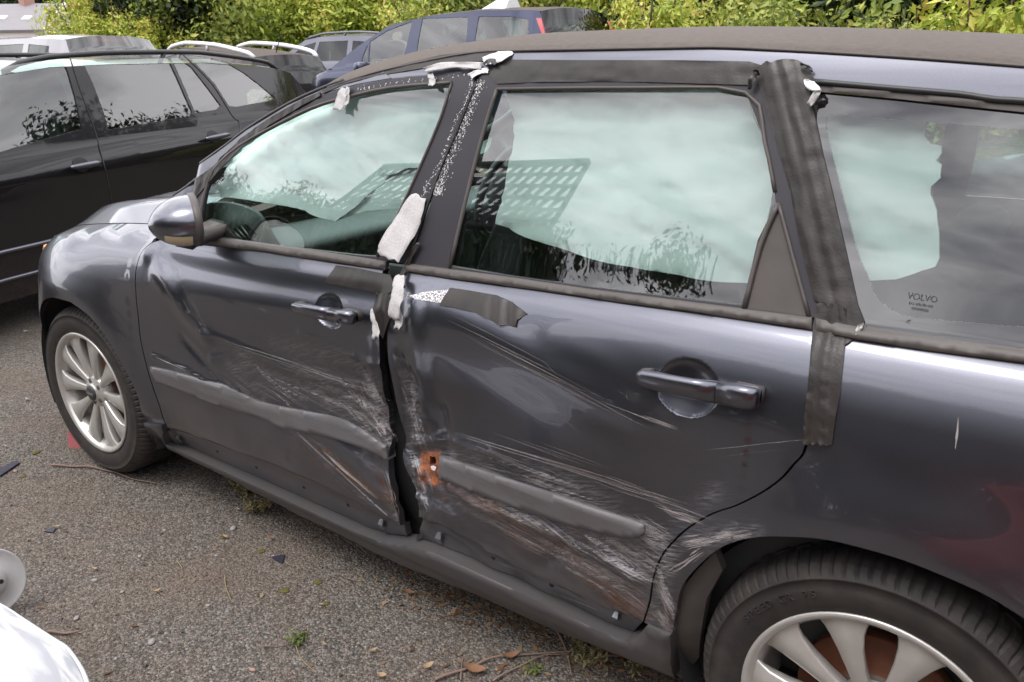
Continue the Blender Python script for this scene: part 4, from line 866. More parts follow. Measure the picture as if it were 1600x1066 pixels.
# white glue flecks both sides of the centre pillar gap
def flecks(line,wid,cnt,size,seed,parent):
    rn=np.random.RandomState(seed); P=smoothline(line,8); V=[];F=[]; C_=[]
    for k in range(cnt):
        i=rn.randint(0,len(P)); i=int(i); C_.append(P[i]+[rn.normal(0,wid*.4),rn.normal(0,2)])
    UV=U0(C_); 
    for (x,z) in UV:
        a=rn.uniform(.3,1)*size; b=rn.uniform(.4,2.2)*a; k0=len(V); n=6
        for j in range(n):
            an=2*math.pi*j/n; rr=rn.uniform(.6,1.1); xx=x+a*rr*math.cos(an)+.44*b*rr*math.sin(an)*.6; zz=z+b*rr*math.sin(an); V.append((xx,float(S0(xx,zz))-.0008,zz))
        F.append(tuple(range(k0,k0+n)))
    o=meshobj('glue_flecks',V,F,M['glue'],parent); o['kind']='stuff'
flecks([(752,128),(738,165),(722,205),(704,248),(688,290),(683,303)],11,620,.0013,21,frR.parent)
flecks([(737,130),(728,160),(712,190),(690,250),(668,290),(655,320)],4,260,.0012,22,fdoor)
flecks([(640,462),(665,462),(700,462)],10,260,.0016,23,rdoor)
flecks([(755,112),(700,120),(620,130),(560,140)],2,120,.0012,24,fdoor)
flecks([(770,93),(700,101),(600,120),(540,138)],1.2,160,.0013,25,car) if 0 else None
gp=U0(smoothline([(745,128),(717,199),(691,259),(672,311),(655,360),(640,408)],5)); tube('pillar_seam',[(x,float(S0(x,z))-.0012,z) for x,z in gp],.0028,M['rubber'],fdoor,6)
_wh=U0([(672,729),(677,728),(681,731),(679,736),(674,735)]); panel('bared_filler',_wh,S,M['glue'],rdoor,sp=.004,off=-.0012,skirt=.001)
# rust plate edges at the strip end
cr_o=U([(662,712),(672,706),(689,707),(692,722),(690,754),(676,756),(664,750)]); 
# ---- door mirror
mir=emp('door_mirror',car,B0)
mc=CARF.U([(276,345)],-.13,S0)[0]; 
MP=at([(272,348)],-.055)[0]; NA=np.array([-.46,-.89,.0]); WA_=np.array([.89,-.46,0.])   # NA: nose direction, WA_: width direction
def mirr():
    rows=[]
    for i,t in enumerate(np.linspace(0,1,14)):
        s=max(0.02,1-(1-t)**2.1)**.55; r=[]
        for k in range(32):
            a=2*math.pi*k/32; ca=math.copysign(abs(math.cos(a))**.8,math.cos(a)); sa=math.copysign(abs(math.sin(a))**.85,math.sin(a))
            wv=.088*s*ca; hv=.064*s*sa*(1.0-.16*ca)
            r.append(tuple(MP+NA*(.062-.105*t)+WA_*(wv-.010*(1-t))+np.array([0,0,1.])*(hv-.006*(1-t))))
        rows.append(r)
    return rows
mr=mirr(); loft('mirror_shell',mr,M['paint2'],mir,True,flip=True)
rim=[[tuple(np.array(p)+[dx,0,0]) for p in mr[-1]] for dx in (0,.008,.020)]
c0=np.mean(np.array(mr[-1]),0)
def scl(row,s,dx): return [tuple(c0+(np.array(p)-c0)*s-NA*dx) for p in row]
loft('mirror_rim',[scl(mr[-1],1.0,0),scl(mr[-1],1.05,.003),scl(mr[-1],1.06,.016),scl(mr[-1],.98,.020),scl(mr[-1],.93,.016)],M['plastic'],mir,True,flip=True)
meshobj('mirror_glass',scl(mr[-1],.94,.014),[tuple(range(32))],M['chrome'],mir,False)
# turn-signal lens wraps the lower outer half of the shell
lens=[]
for i in range(4,13):
    row=mr[i]; cc=np.mean(np.array(row),0); rr_=[]
    for k in range(18,31): 
        p=np.array(row[k%32]); rr_.append(tuple(cc+(p-cc)*1.015+NA*.001))
    lens.append(rr_)
loft('indicator_lens',lens,M['lens'],mir,flip=True)
# mirror foot to the door
f0=np.array([cx_ for cx_ in (mr[8][0][0],-.05,mr[8][0][2]-.045)]); 
loft('mirror_foot',[[tuple(np.array(q)+np.array(d_)) for d_ in ((-.04,0,-.014),(.04,0,-.014),(.045,0,.014),(-.045,0,.018))] for q in (MP+[-.02,.03,-.062],MP+[-.05,.06,-.064],(MP[0]-.08,float(S0(MP[0]-.08,.93))+.0,MP[2]-.06),(MP[0]-.08,float(S0(MP[0]-.08,.93))+.04,MP[2]-.05))],M['plastic'],mir,True,flip=True,cap=True)
sail=U0([(304,372),(300,330),(326,280),(321,300),(309,366)])
# ---- wheels
def wheel(cx,yface,steer,parent,near=True,spokes=10):
    w=emp('wheel',parent,(cx-BASE[0],yface-BASE[1],.312)); w.rotation_euler=(0,0,steer)
    # local axes: x,z in the wheel plane, y inwards
    prof=[(.214,.010),(.222,.002),(.235,-.004),(.252,-.008),(.268,-.008),(.283,-.003),(.2835,-.005),(.286,-.002),(.297,.006),(.305,.016),(.3095,.026),(.312,.040),(.313,.060),(.306,.062),(.306,.068),(.313,.070),(.314,.105),(.307,.107),(.307,.113),(.314,.115),(.313,.150),(.306,.152),(.306,.158),(.312,.160),(.309,.190),(.296,.204),(.26,.212),(.21,.205)]
    NS=360; rows=[]
    for k in range(NS):
        a=2*math.pi*k/NS; r_=[]
        for (r,y) in prof:
            rr=r
            ph=(k%4); 
            if r>.2965 and .004<y<.060 and ph in (0,): rr=r-.005
            if r>.308 and .069<y<.152 and ((k+int(y*60))%8 in (0,1)): rr=r-.006
            if .262<r<.284 and y<0: rr=r
            r_.append((rr*math.cos(a),y,rr*math.sin(a)))
        rows.append(r_)
    rows.append(rows[0]); 
    t=loft('tyre',rows,M['tyre'],w)
    for p in t.data.polygons: c_=p.center; p.use_smooth=(c_.x**2+c_.z**2)**.5<.290
    rp=[(.216,.012),(.2225,.000),(.222,-.003),(.216,-.004),(.209,.000),(.2055,.006),(.203,.012),(.198,.018),(.194,.050),(.190,.150),(.205,.19)]
    rows=[[(r*math.cos(a),y,r*math.sin(a)) for (r,y) in rp] for a in np.linspace(0,2*math.pi,97)]
    loft('rim',rows,M['silver'],w)
    # spokes: cross-section rows along the radius
    def spoke_mesh():
        rows=[]
        for r,hw,y,dp in ((.040,.0125,.020,.030),(.070,.0130,.016,.030),(.105,.0165,.011,.028),(.145,.0225,.007,.026),(.175,.0300,.006,.024),(.190,.0370,.008,.020),(.2045,.0480,.010,.010)):
            c=.0035
            rows.append([(r,y+dp,-hw*.72),(r,y+c*1.5,-hw),(r,y+.0005,-hw+c),(r,y-.0012,0),(r,y+.0005,hw-c),(r,y+c*1.5,hw),(r,y+dp,hw*.72)])
        return rows
    first=None; off=R(90+18) 
    for k in range(spokes):
        if first is None: first=loft('spoke',spoke_mesh(),M['silver'],w); s_=first
        else: s_=first.copy(); COL.objects.link(s_); s_.parent=w
        s_.rotation_euler=(0,-(off+2*math.pi*k/spokes),0)
    rows=[[(r*math.cos(a),y,r*math.sin(a)) for (r,y) in ((.0,.004),(.026,.004),(.030,.008),(.034,.014),(.052,.016),(.060,.024),(.066,.05))] for a in np.linspace(0,2*math.pi,49)]
    loft('hub',rows,M['silver'],w)
    rows=[[(r*math.cos(a),y,r*math.sin(a)) for (r,y) in ((.0,-.003),(.020,-.002),(.0265,.001),(.028,.006))] for a in np.linspace(0,2*math.pi,33)]
    cap=loft('centre_cap',rows,M['cabin'],w)
    fb=None
    for k in range(5):
        a=2*math.pi*k/5+off; c=(.042*math.cos(a),.042*math.sin(a))
        if fb is None:
            rows=[[(r*math.cos(b),y,r*math.sin(b)) for (r,y) in ((0,.010),(.0078,.010),(.0085,.013),(.0085,.02),(.0115,.0155))] for b in np.linspace(0,2*math.pi,7)]
            fb=loft('wheel_bolt',rows,M['hubrust'],w,smooth=False); bo=fb
        else: bo=fb.copy(); COL.objects.link(bo); bo.parent=w
        bo.location=(c[0],0.002,c[1])
    rows=[[(r*math.cos(a),y,r*math.sin(a)) for (r,y) in ((.06,.052),(.078,.052),(.080,.066),(.139,.066),(.140,.072),(.140,.09))] for a in np.linspace(0,2*math.pi,49)]
    loft('brake_disc',rows,M['disc'],w)
    rows=[[(r*math.cos(a),y,r*math.sin(a)) for (r,y) in ((.0,.05),(.075,.050),(.079,.06))] for a in np.linspace(0,2*math.pi,33)]
    loft('brake_hub',rows,M['hubrust'],w)
    rows=[[(r*math.cos(a),y,r*math.sin(a)) for (r,y) in ((.05,.12),(.19,.12))] for a in np.linspace(0,2*math.pi,33)]
    loft('brake_backplate',rows,M['black'],w)
    return w
wf=wheel(0,.025,R(1.0),car); wr_=wheel(2.612,.014,0,car)
for cx in (0,2.62):
    w2=emp('wheel',car,(cx-BASE[0],WID-.025-BASE[1],.312)); w2.rotation_euler=(0,0,math.pi)
    for ch in wf.children:
        c=ch.copy(); COL.objects.link(c); c.parent=w2
# tyre lettering, raised rubber
def arctext(txt,wh,rad,a0,size,m,name='tyre_lettering',y=-.0075):
    cu=bpy.data.curves.new(name,'FONT'); V=[];F=[]
    for i,ch in enumerate(txt):
        if ch==' ': continue
        cu.body=ch; cu.size=size; cu.extrude=.0014; cu.align_x='CENTER'
        o=bpy.data.objects.new('t',cu); me=o.to_mesh() if False else bpy.data.meshes.new_from_object(o)
        an=R(a0)-i*size*.72/rad; k0=len(V)
        for v in me.vertices:
            x,z,yy=v.co.x,v.co.y,v.co.z; r=rad+z; aa=an-x/rad; V.append((r*math.cos(aa),y-yy,r*math.sin(aa)))
        F+=[tuple(k0+j for j in p.vertices) for p in me.polygons]
        bpy.data.objects.remove(o); bpy.data.meshes.remove(me)
    return meshobj(name,V,F,m,wh,False)
arctext('SPEED GRIPS',wr_,.2535,148,.020,M['tyre'],y=-.0095)
arctext('VOLVO',wr_,-.0001+.004,95,.010,M['silver'],'cap_lettering',-.0035) if 0 else None
def flattext(txt,size,fn,m,parent,name,base=(0,0,0)):
    cu=bpy.data.curves.new(name,'FONT'); cu.body=txt; cu.size=size; cu.align_x='CENTER'; cu.extrude=.0002
    o=bpy.data.objects.new('t',cu); me=bpy.data.meshes.new_from_object(o); V=[fn(v.co.x,v.co.y,v.co.z) for v in me.vertices]; F=[tuple(p.vertices) for p in me.polygons]
    bpy.data.objects.remove(o); bpy.data.meshes.remove(me)
    return meshobj(name,V,F,m,parent,False,base)
for w in (wf,wr_): flattext('VOLVO',.013,lambda x,y,z:(x,-.0035-z,y-.004),M['silver'],w,'cap_lettering')
tc_=CARF.U([(1440,470)],0,S0)[0]
def wtx(x,y,z): xx=tc_[0]+x; zz=tc_[1]+y; return (xx,float(S0(xx,zz))+.0015-z,zz)
flattext('VOLVO',.013,wtx,M['cabin'],car,'window_lettering',B0)
for i,(s,t_) in enumerate((('E13 43R-001583',.0052),('TEMPERED',.0052))):
    flattext(s,t_,lambda x,y,z,i=i: wtx(x,y-.008-.007*i,z),M['cabin'],car,'window_lettering',B0)
# ================================================================== OTHER CARS
M['bk']=paintmat('black_car_paint',(.010,.009,.011),metal=.3,rough=.22,coat=.6,damage=False); M['bk'].node_tree.nodes['Principled BSDF'].inputs['Specular IOR Level'].default_value=.15
M['blu']=paintmat('blue_metallic_paint',(.045,.052,.090),rough=.35,damage=False)
M['brn']=paintmat('dark_brown_metallic_paint',(.045,.035,.033),rough=.4,damage=False)
M['gbl']=paintmat('grey_blue_metallic_paint',(.13,.13,.16),rough=.4,damage=False)
M['slv']=paintmat('pale_silver_paint',(.30,.29,.31),rough=.4,damage=False)
M['rd']=paintmat('red_car_paint',(.40,.015,.012),metal=.1,rough=.3,damage=False)
M['dgr']=paintmat('dark_grey_car_paint',(.07,.07,.08),rough=.4,damage=False)
M['gd']=glassmat('dark_green_car_glass',(.22,.36,.30),1.0)
M['gl']=glassmat('light_car_glass',(.55,.74,.67),2.3)
M['bkpl']=mat('black_car_plastic',(.025,.024,.025),.45)
def simple_car(name,label,org,ang,Lc,Wc,paint,segs,beltf,roofz,glassm,windows=(),lights=(),sill=.24,axles=(.85,3.4),group='cars parked in the yard',tumble=.22,rails=None,upper=None,sm=True,moulding=None,seams=(),handles=(),pxw=None,wheels=True):
    Tx=np.array([q for n_,m_,pts in segs for q in pts],float)
    front=.36; rear=.22
    def surf(x,z):
        x=np.asarray(x,float); z=np.asarray(z,float); b=beltf(x)
        lo=np.interp(z,[.15,.3,.5,.8],[.06,.03,.0,0.0]); y=lo+.05*np.clip((z-b+.13)/.13,0,1)**2
        y=y+np.clip(z-b,0,None)*(tumble/(roofz-.98)) 
        y=y+.45*np.maximum((.75-x)/.75,0)**2.3+.16*np.maximum((x-(Lc-.7))/.7,0)**2.3
        for cx in axles: 
            r=np.hypot(x-cx,z-.31); y=y-.018*np.exp(-(np.maximum(r-.34,0)/.07)**2)
        return y+.01
    fr=Frame(org,ang,surf)
    root=thing(name,label,'car',tuple(org),ang,group)
    o_l=root
    # sides
    top=[]; seen=set()
    for n_,m_,pts in segs:
        for q in pts:
            if (q[0],q[1]) not in seen: seen.add((q[0],q[1])); top.append(q)
    top=np.array(top,float)
    bot=[]
    ar=lambda cx:[(cx+.345*math.cos(R(a)),.31+.345*math.sin(R(a))) for a in np.linspace(-18,198,16)]
    bl=[(x,float(beltf(x))) for x in np.linspace(top[:,0].min(),top[:,0].max(),40)]
    # lower side = silhouette clipped at the belt
    low=[]; up=[]
    for k in range(len(top)):
        x,z=top[k]; b=float(beltf(x))
        low.append((x,min(z,b)))
    # insert belt points between windscreen base and rear
    xs_=top[:,0]; 
    zs_=lambda x: np.interp(x,xa,za)
    order=np.argsort(xs_,kind='stable'); xa=xs_[order]; za=top[order,1]
    # upper silhouette as function of x for x inside
    grid=np.linspace(top[:,0].min()+.02,top[:,0].max()-.01,90)
    upx=[(x,min(float(np.interp(x,UX,UZ)),float(beltf(x)))) for UX,UZ in [upper_line(top)] for x in grid]
    UX,UZ=upper_line(top)
    x0=top[:,0].min(); x1=top[:,0].max()
    lowpoly=[(x0+.06,sill)]+[(x0+.005,.45)]+upx+[(x1-.005,.55),(x1-.03,sill+.04)]
    for cx in sorted(axles,reverse=True): lowpoly+=ar(cx)
    lowpoly=np.array(lowpoly)
    panel('body_side',lowpoly,surf,paint,root,sp=.07,esp=.04,skirt=.02,attrs=dict(dirt=lambda x,z:np.clip((.5-z)/.4,0,1)*.4))
    panel('body_side',lowpoly,surf,paint,root,sp=.09,esp=.05,skirt=.02,mirror=Wc)
    upl=[(x,float(np.interp(x,UX,UZ))) for x in np.linspace(x0,x1,160) if np.interp(x,UX,UZ)>beltf(x)+.012]
    upo=np.array(upl+[(x,float(beltf(x))+.001) for x,_ in upl[::-3]])
    wins=[]
    for w in windows: wins.append(fr.U(w[1]) if w[0]=='px' else np.array(w[1],float))
    # windows cut out of the upper side; panes set back
    panel('upper_side',upo,surf,upper or paint,root,sp=.06,esp=.03,skirt=.02,holes=wins)
    panel('upper_side',upo,surf,upper or paint,root,sp=.08,esp=.04,skirt=.02,holes=wins,mirror=Wc)
    for w in wins:
        panel('side_window',w,lambda x,z:surf(x,z)+.006,glassm,root,sp=.1,esp=.04,skirt=0)
        panel('side_window',w,lambda x,z:surf(x,z)+.006,glassm,root,sp=.1,esp=.06,skirt=0,mirror=Wc)
    # cross loft of fascia, bonnet, screens, roof, tail
    for n_,m_,pts in segs:
        P=densify(pts,.07,False); rows=[]
        for (x,z) in P:
            y0=float(surf(x,z))-.001; cr_=.045 if z>.9 else .02; row=[]
            for j in range(13):
                v=-1+2*j/12.; q=1-abs(v)**2.4
                bulge_x=(-.10 if x<x0+.5 else (.05 if x>x1-.6 else 0))*q
                row.append((x+bulge_x,Wc/2+v*(Wc/2-y0),z+(cr_*q if z>.7 else 0)))
            rows.append(row)
        loft(n_,rows,m_,root,flip=True)
    box('underbody',(x0+.35,.12,.18),(x1-.3,Wc-.12,.30),M['black'],root)
    box('cabin_block',(axles[0]+.35,.16,.30),(x1-.35,Wc-.16,.80),M['cabin'],root)
    for xx in (2.0,):
        for yy in (.45,Wc-.45): cushion('seat',(xx,yy,1.0),(.16,.46,.62),R(14),M['seat'],root,(0,0,0)); cushion('headrest',(xx+.12,yy,1.34),(.10,.25,.16),R(12),M['seat'],root,(0,0,0))
    if wheels:
        for cx in axles:
            for yy,fl_ in ((.02,1),(Wc-.02,-1)):
                rp=[(.0,.03),(.06,.02),(.19,.012),(.205,.0),(.25,-.004),(.30,.01),(.315,.03),(.315,.17),(.28,.2)]
                loft('wheel',[[(cx+r*math.cos(a),yy+fl_*y,.315+r*math.sin(a)) for r,y in rp] for a in np.linspace(0,2*math.pi,33)],M['tyre'],root)
                rp=[(.0,.028),(.06,.016),(.19,.008),(.203,-.003)]
                loft('wheel_trim',[[(cx+r*math.cos(a),yy+fl_*y,.315+r*math.sin(a)) for r,y in rp] for a in np.linspace(0,2*math.pi,33)],M['silver'],root)
    for (ln,yr,m_,nm) in lights:     # patches on the tail: (x,z) line, y range
        P=densify(ln,.04,False)
        loft(nm,[[(x+.012,y,z) for y in np.linspace(yr[0],yr[1],4)] for x,z in P],m_,root,flip=True)
    if rails:
        for s_ in (0,1):
            pts=[]
            for t in np.linspace(0,1,24):
                x=rails[0]+(rails[1]-rails[0])*t; z=float(np.interp(x,UX,UZ))+rails[2]*min(1,math.sin(math.pi*t)**.35 if 0<t<1 else 0)+.01
                y=float(surf(x,np.interp(x,UX,UZ)))+.04; pts.append((x,Wc-y if s_ else y,z))
            rl=tube('roof_rail',pts,rails[3],rails[4],root,8)
            xm=(rails[0]+rails[1])/2; zt=float(np.interp(xm,UX,UZ)); y=float(surf(xm,zt))+.04
            tube('rail_post',[(xm-.03,Wc-y if s_ else y,zt),(xm+.02,Wc-y if s_ else y,zt+rails[2])],rails[3]*.9,rails[4],rl,6)
    for sx in seams:
        a_=fr.U(smoothline(sx,4)); tube('door_seam',[(x,float(surf(x,z))-.0005,z) for x,z in a_],.004,M['rubber'],root,5)
    for (pa,pb) in handles:
        a=fr.U([pa],-.03)[0]; b=fr.U([pb],-.03)[0]; pts=[a+(b-a)*t for t in np.linspace(0,1,8)]
        tube('door_handle',[(p[0],float(surf(p[0],p[1]))-.035,p[1]) for p in pts],[.008,.014,.015,.016,.016,.017,.017,.012],M['gbl'],root,8)
        c=(a+b)/2; cush=[(c[0]+.055*math.cos(t),c[1]+.04*math.sin(t)) for t in np.linspace(0,2*math.pi,24)[:-1]]
        panel('handle_bowl',np.array(cush),lambda x,z:surf(x,z)-.0012,M['black'],root,sp=.02,esp=.01,skirt=0)
    if moulding:
        for (pts,w_,m_) in moulding:
            a_=fr.U(pts); a_=densify(a_,.05,False); tube('side_moulding',[(x,float(surf(x,z))-.004,z) for x,z in a_],w_,m_,root,8,flat=1.0)
    return root,fr,surf
def upper_line(top):
    """max z for each x along the silhouette"""
    xs_=np.linspace(top[:,0].min(),top[:,0].max(),200); z=np.zeros(200)
    for a,b in zip(top[:-1],top[1:]):
        lo,hi=min(a[0],b[0]),max(a[0],b[0]); k=(xs_>=lo)&(xs_<=hi)
        if hi-lo>1e-6: z[k]=np.maximum(z[k],a[1]+(b[1]-a[1])*(xs_[k]-a[0])/(b[0]-a[0]))
        else: z[k]=np.maximum(z[k],max(a[1],b[1]))
    return xs_,z
# --- black estate on the left (Z up, nose towards the viewer's left)
bf=spline([0,.9,1.6,3.2,4.6],[.72,.90,.93,.985,1.02])
segs=[('front_bumper',M['bk'],[(0.03,.22),(0,.40),(.02,.60)]),('bonnet',M['bk'],[(.02,.60),(.15,.74),(.6,.88),(.98,.95)]),('windscreen',M['gl'],[(.98,.95),(1.28,1.17),(1.62,1.35)]),
      ('roof_panel',M['bk'],[(1.62,1.35),(1.98,1.39),(2.4,1.40),(3.2,1.40),(3.9,1.355),(4.12,1.31)]),('rear_window',M['gd'],[(4.12,1.31),(4.33,1.14),(4.46,1.0)]),('tailgate',M['bk'],[(4.46,1.0),(4.54,.80),(4.55,.60)]),('rear_bumper',M['bk'],[(4.55,.60),(4.57,.40),(4.50,.24)])]
w1=('px',[(-70,128),(-30,114),(0,106),(50,97),(97,92),(106,112),(117,150),(128,202),(80,215),(30,229),(-40,250),(-80,262),(-110,270)])
w2=('px',[(129,97),(200,93),(262,91),(275,118),(300,175),(298,181),(230,193),(170,203),(162,175),(145,130)])
w3=('px',[(268,91),(280,91),(300,106),(322,134),(345,165),(340,171),(305,177),(290,140)])
w4=('px',[(300,93),(325,92),(355,99),(380,113),(405,132),(430,153),(425,157),(370,167),(358,166),(335,130)])
bc,bfr,bs=simple_car('parked_car','black estate car with black roof rails parked nose-left beyond the dented car',(-1.54,-.75,0),math.atan2(.97,-.24),4.57,1.75,M['bk'],segs,bf,1.40,M['gl'],
  windows=(w1,w2,w3,w4),sill=.22,axles=(.88,3.42),rails=(1.72,4.0,.060,.016,M['bkpl']),tumble=.10,seams=([(109,90),(125,140),(150,210),(163,260),(172,300),(178,345)],[(285,85),(330,130),(362,180),(373,190),(375,205),(370,222)]),
  handles=(((110,262),(155,254)),((321,217),(357,210))),moulding=(([(-60,415),(0,395),(60,381),(120,366),(190,350)],.012,M['gbl']),([(-60,458),(0,440),(60,424),(110,414)],.012,M['gbl'])))
# --- blue people carrier beyond the roof
bf=spline([0,.8,1.6,4.3],[.80,1.0,1.03,1.08])
segs=[('front_bumper',M['blu'],[(0.04,.22),(0,.42),(.02,.66)]),('bonnet',M['blu'],[(.02,.66),(.2,.84),(.85,1.02)]),('windscreen',M['gl'],[(.85,1.02),(1.3,1.28),(1.8,1.50)]),
      ('roof_panel',M['dusty'],[(1.8,1.50),(2.4,1.58),(3.2,1.61),(3.9,1.585),(4.02,1.57)]),('rear_window',M['gd'],[(4.02,1.57),(4.12,1.36),(4.20,1.10)]),('tailgate',M['blu'],[(4.20,1.10),(4.24,.85),(4.25,.60)]),('rear_bumper',M['blu'],[(4.25,.60),(4.28,.42),(4.22,.24)])]
wz=[('px',[(575,113),(576,92),(578,65),(605,48),(644,33),(638,60),(630,92),(628,112)]),('px',[(561,113),(566,90),(574,70),(573,113)]),('px',[(660,29),(731,27),(729,60),(722,112),(648,112),(652,70)]),('px',[(748,26),(800,26),(825,30),(826,62),(826,112),(738,112),(742,60)])]
zc_,zfr,zs=simple_car('parked_car','dark blue people carrier with a white paper cone on its roof',(-6.409,6.197,.279),-.051,4.30,1.74,M['blu'],segs,bf,1.61,M['gl'],windows=wz,lights=(([(4.035,1.50),(4.13,1.30),(4.20,1.06)],(.17,.34),M['redlens'],'tail_light'),([(4.035,1.50),(4.13,1.30),(4.20,1.06)],(1.40,1.57),M['redlens'],'tail_light')),axles=(.85,3.35),sill=.2)
mc2=zfr.U([(570,107)],-.12)[0]; cushion('door_mirror',(mc2[0],-.10,mc2[1]),(.14,.22,.15),0,M['blu'],zc_,(0,0,0))
# roof spoiler lip and aerial
tube('aerial',[(3.8,.87,1.62),(3.95,.87,1.80)],.006,M['bkpl'],zc_,6)
# white cone on its roof
cc=zfr.world([(3.0,.42,1.63)])[0]; 
def roofpt(px,z):
    c,d=CAM,(CF+((px[0]-W/2)/FPX)*CR-((px[1]-H/2)/FPX)*CU); t=(z-c[2])/d[2]; return c+d*t
kz=zfr.world([(3.35,.50,1.60)])[0]
cone=[[(kz[0]+s*dx,kz[1]+dy*.3,kz[2]+z) for s in (1,)  for dx,dy in ((-.30,0),(-.05,-.2),(.12,-.25),(.15,.2),(-.05,.25))] for z,dd in ((.0,0),)]
V=[(-.33,-.02,0),(.12,-.13,0),(.14,.13,0),(.115,0,.20),(-.02,0,.13)]
pc=meshobj('paper_cone',[(kz[0]+a*math.cos(-.05),kz[1]+b,kz[2]+.022+c) for a,b,c in V],[(0,1,4),(1,3,4),(1,2,3),(0,4,2),(4,3,2),(0,2,1)],M['whiteplas'],None,False)
tag(pc,'white folded paper cone lying on the roof of the blue people carrier','cone')
# --- brown estate with pale roof rails
def estate(name,label,org,ang,Lc,Wc,pm,gm,rails,lights,rz=1.40,roofm=None,gside=None):
    bf=spline([0,.9,1.6,4.4],[.72,.90,.95,1.0])
    segs=[('front_bumper',pm,[(0.03,.22),(0,.40),(.02,.60)]),('bonnet',pm,[(.02,.60),(.15,.74),(1.1,.96)]),('windscreen',M['gl'],[(1.1,.96),(1.9,rz-.05)]),
      ('roof_panel',roofm or pm,[(1.9,rz-.05),(2.4,rz),(3.3,rz),(Lc-.50,rz-.02),(Lc-.22,rz-.03)]),('rear_window',gm,[(Lc-.22,rz-.03),(Lc-.10,1.2),(Lc-.02,1.0)]),('tailgate',pm,[(Lc-.02,1.0),(Lc,.8),(Lc,.60)]),('rear_bumper',pm,[(Lc,.60),(Lc+.03,.40),(Lc-.04,.24)])]
    wn=[('xz',[(1.35,.98),(1.95,1.27),(2.25,1.325),(2.25,.985)]),('xz',[(2.35,.99),(2.35,1.33),(3.15,1.335),(3.25,1.0)]),('xz',[(3.38,1.01),(3.28,1.33),(3.75,1.30),(Lc-.35,1.05),(Lc-.36,1.02)])]
    return simple_car(name,label,org,ang,Lc,Wc,pm,segs,bf,rz,gside or M['gd'],windows=wn,lights=lights,rails=rails,axles=(.87,3.45))
TL=lambda Lc,W_:(([(Lc-.035,.99),(Lc-.02,.80)],(.12,.40),M['redlens'],'tail_light'),([(Lc-.035,.99),(Lc-.02,.80)],(W_-.40,W_-.12),M['redlens'],'tail_light'),([(Lc-.215,1.385),(Lc-.19,1.35)],(W_/2-.22,W_/2+.22),M['redlens'],'brake_light'))
e1,f1,_=estate('parked_car','dark brown estate car with thick pale roof rails, seen from behind',(-11.384,6.298,.325),-.101,4.42,1.74,M['brn'],M['gd'],(1.9,4.2,.085,.032,M['whiteplas']),TL(4.42,1.74),rz=1.41,roofm=M['dusty']); e1.rotation_euler=(0,.063,-.101)
tube('aerial',[(3.95,.87,1.43),(4.12,.87,1.72)],.007,M['bkpl'],e1,6); tube('rear_wiper',[(4.39,.87,1.05),(4.36,1.25,1.09)],.008,M['bkpl'],e1,6)
e2,f2,_=estate('parked_car','grey-blue estate car at the back with dark tailgate glass, beside the blue people carrier',(-12.0,9.5,.38),-.043,4.42,1.74,M['gbl'],M['gd'],(1.9,4.1,.05,.02,M['gbl']),TL(4.42,1.74),rz=1.42)
e3,f3,_=estate('parked_car','pale silver car behind the black estate, only its roof and window tops showing',(-11.48,3.46,.30),.034,4.2,1.72,M['slv'],M['gl'],None,TL(4.2,1.72),rz=1.40)
e4,f4,_=estate('parked_car','dark grey car close behind the dented car, only a strip of its roof showing',(1.55,3.75,.02),-.02,4.3,1.75,M['dgr'],M['gd'],None,TL(4.3,1.75),rz=1.475)
e5,f5,_=estate('parked_car','added red car behind the camera, standing in for the mirrored photographer in red',(2.7,-4.3,0),.15,4.2,1.72,M['rd'],M['gd'],None,TL(4.2,1.72))  # added car, supplies the red reflection in place of the photographer's jacket
# ================================================================== HOUSE
def cam_at(px,depth):
    d=(CF+((px[0]-W/2)/FPX)*CR-((px[1]-H/2)/FPX)*CU); return CAM+d*depth
M['slate']=mat('grey_roof_slate',(.17,.16,.175),.7,noise=(1.2,.3,6,(1,1,6),(.21,.195,.21)))
M['render']=mat('cream_house_render',(.60,.55,.52),.8)
M['chim']=mat('red_brick_chimney',(.30,.17,.14),.8)
rt0=np.array([CR[0],CR[1],0]); rt0/=np.linalg.norm(rt0); fw0=np.array([CF[0],CF[1],0]); fw0/=np.linalg.norm(fw0)
DH=62.; P0=cam_at((98,5),DH); P1=cam_at((109,47),DH-2.2); sx=rt0
hz=P0[2]; ez=P1[2]; hb=thing('house','cream house with a grey slate roof and two skylights on the far left','house',(P0[0],P0[1],.6))
O=np.array([P0[0],P0[1],.6]); dn=P1-P0; dn=np.array([0,0,ez-hz])-fw0*4.6
A=np.array([0,0,hz-.6]); Lw=-sx*13
def slab(name,q,th,m,par):
    q=[np.array(v,float) for v in q]; n=np.cross(q[1]-q[0],q[3]-q[0]); n/=np.linalg.norm(n); v=q+[p-n*th for p in q]
    return meshobj(name,v,[(0,1,2,3),(7,6,5,4),(0,4,5,1),(1,5,6,2),(2,6,7,3),(3,7,4,0)],m,par,False)
ex=sx*.6
rf=slab('roof',[A+ex*0,A+Lw,A+Lw+dn,A+dn+ex],.15,M['slate'],hb)
slab('roof',[A+Lw,A,A+np.array([0,0,ez-hz])+fw0*4.6,A+Lw+np.array([0,0,ez-hz])+fw0*4.6],.15,M['slate'],hb)
wb=-.2-0
c4_=[A+dn+fw0*.3,A+Lw+dn+fw0*.3,A+Lw-dn*0+np.array([0,0,ez-hz])+fw0*4.3,A+np.array([0,0,ez-hz])+fw0*4.3]
wl_=[np.array([q[0],q[1],ez-.6-.12]) for q in c4_]
V=[(*q,) for q in wl_]+[(q[0],q[1],-1) for q in wl_]; meshobj('wall',V,[(0,1,5,4),(1,2,6,5),(2,3,7,6),(3,0,4,7)],M['render'],hb,False)
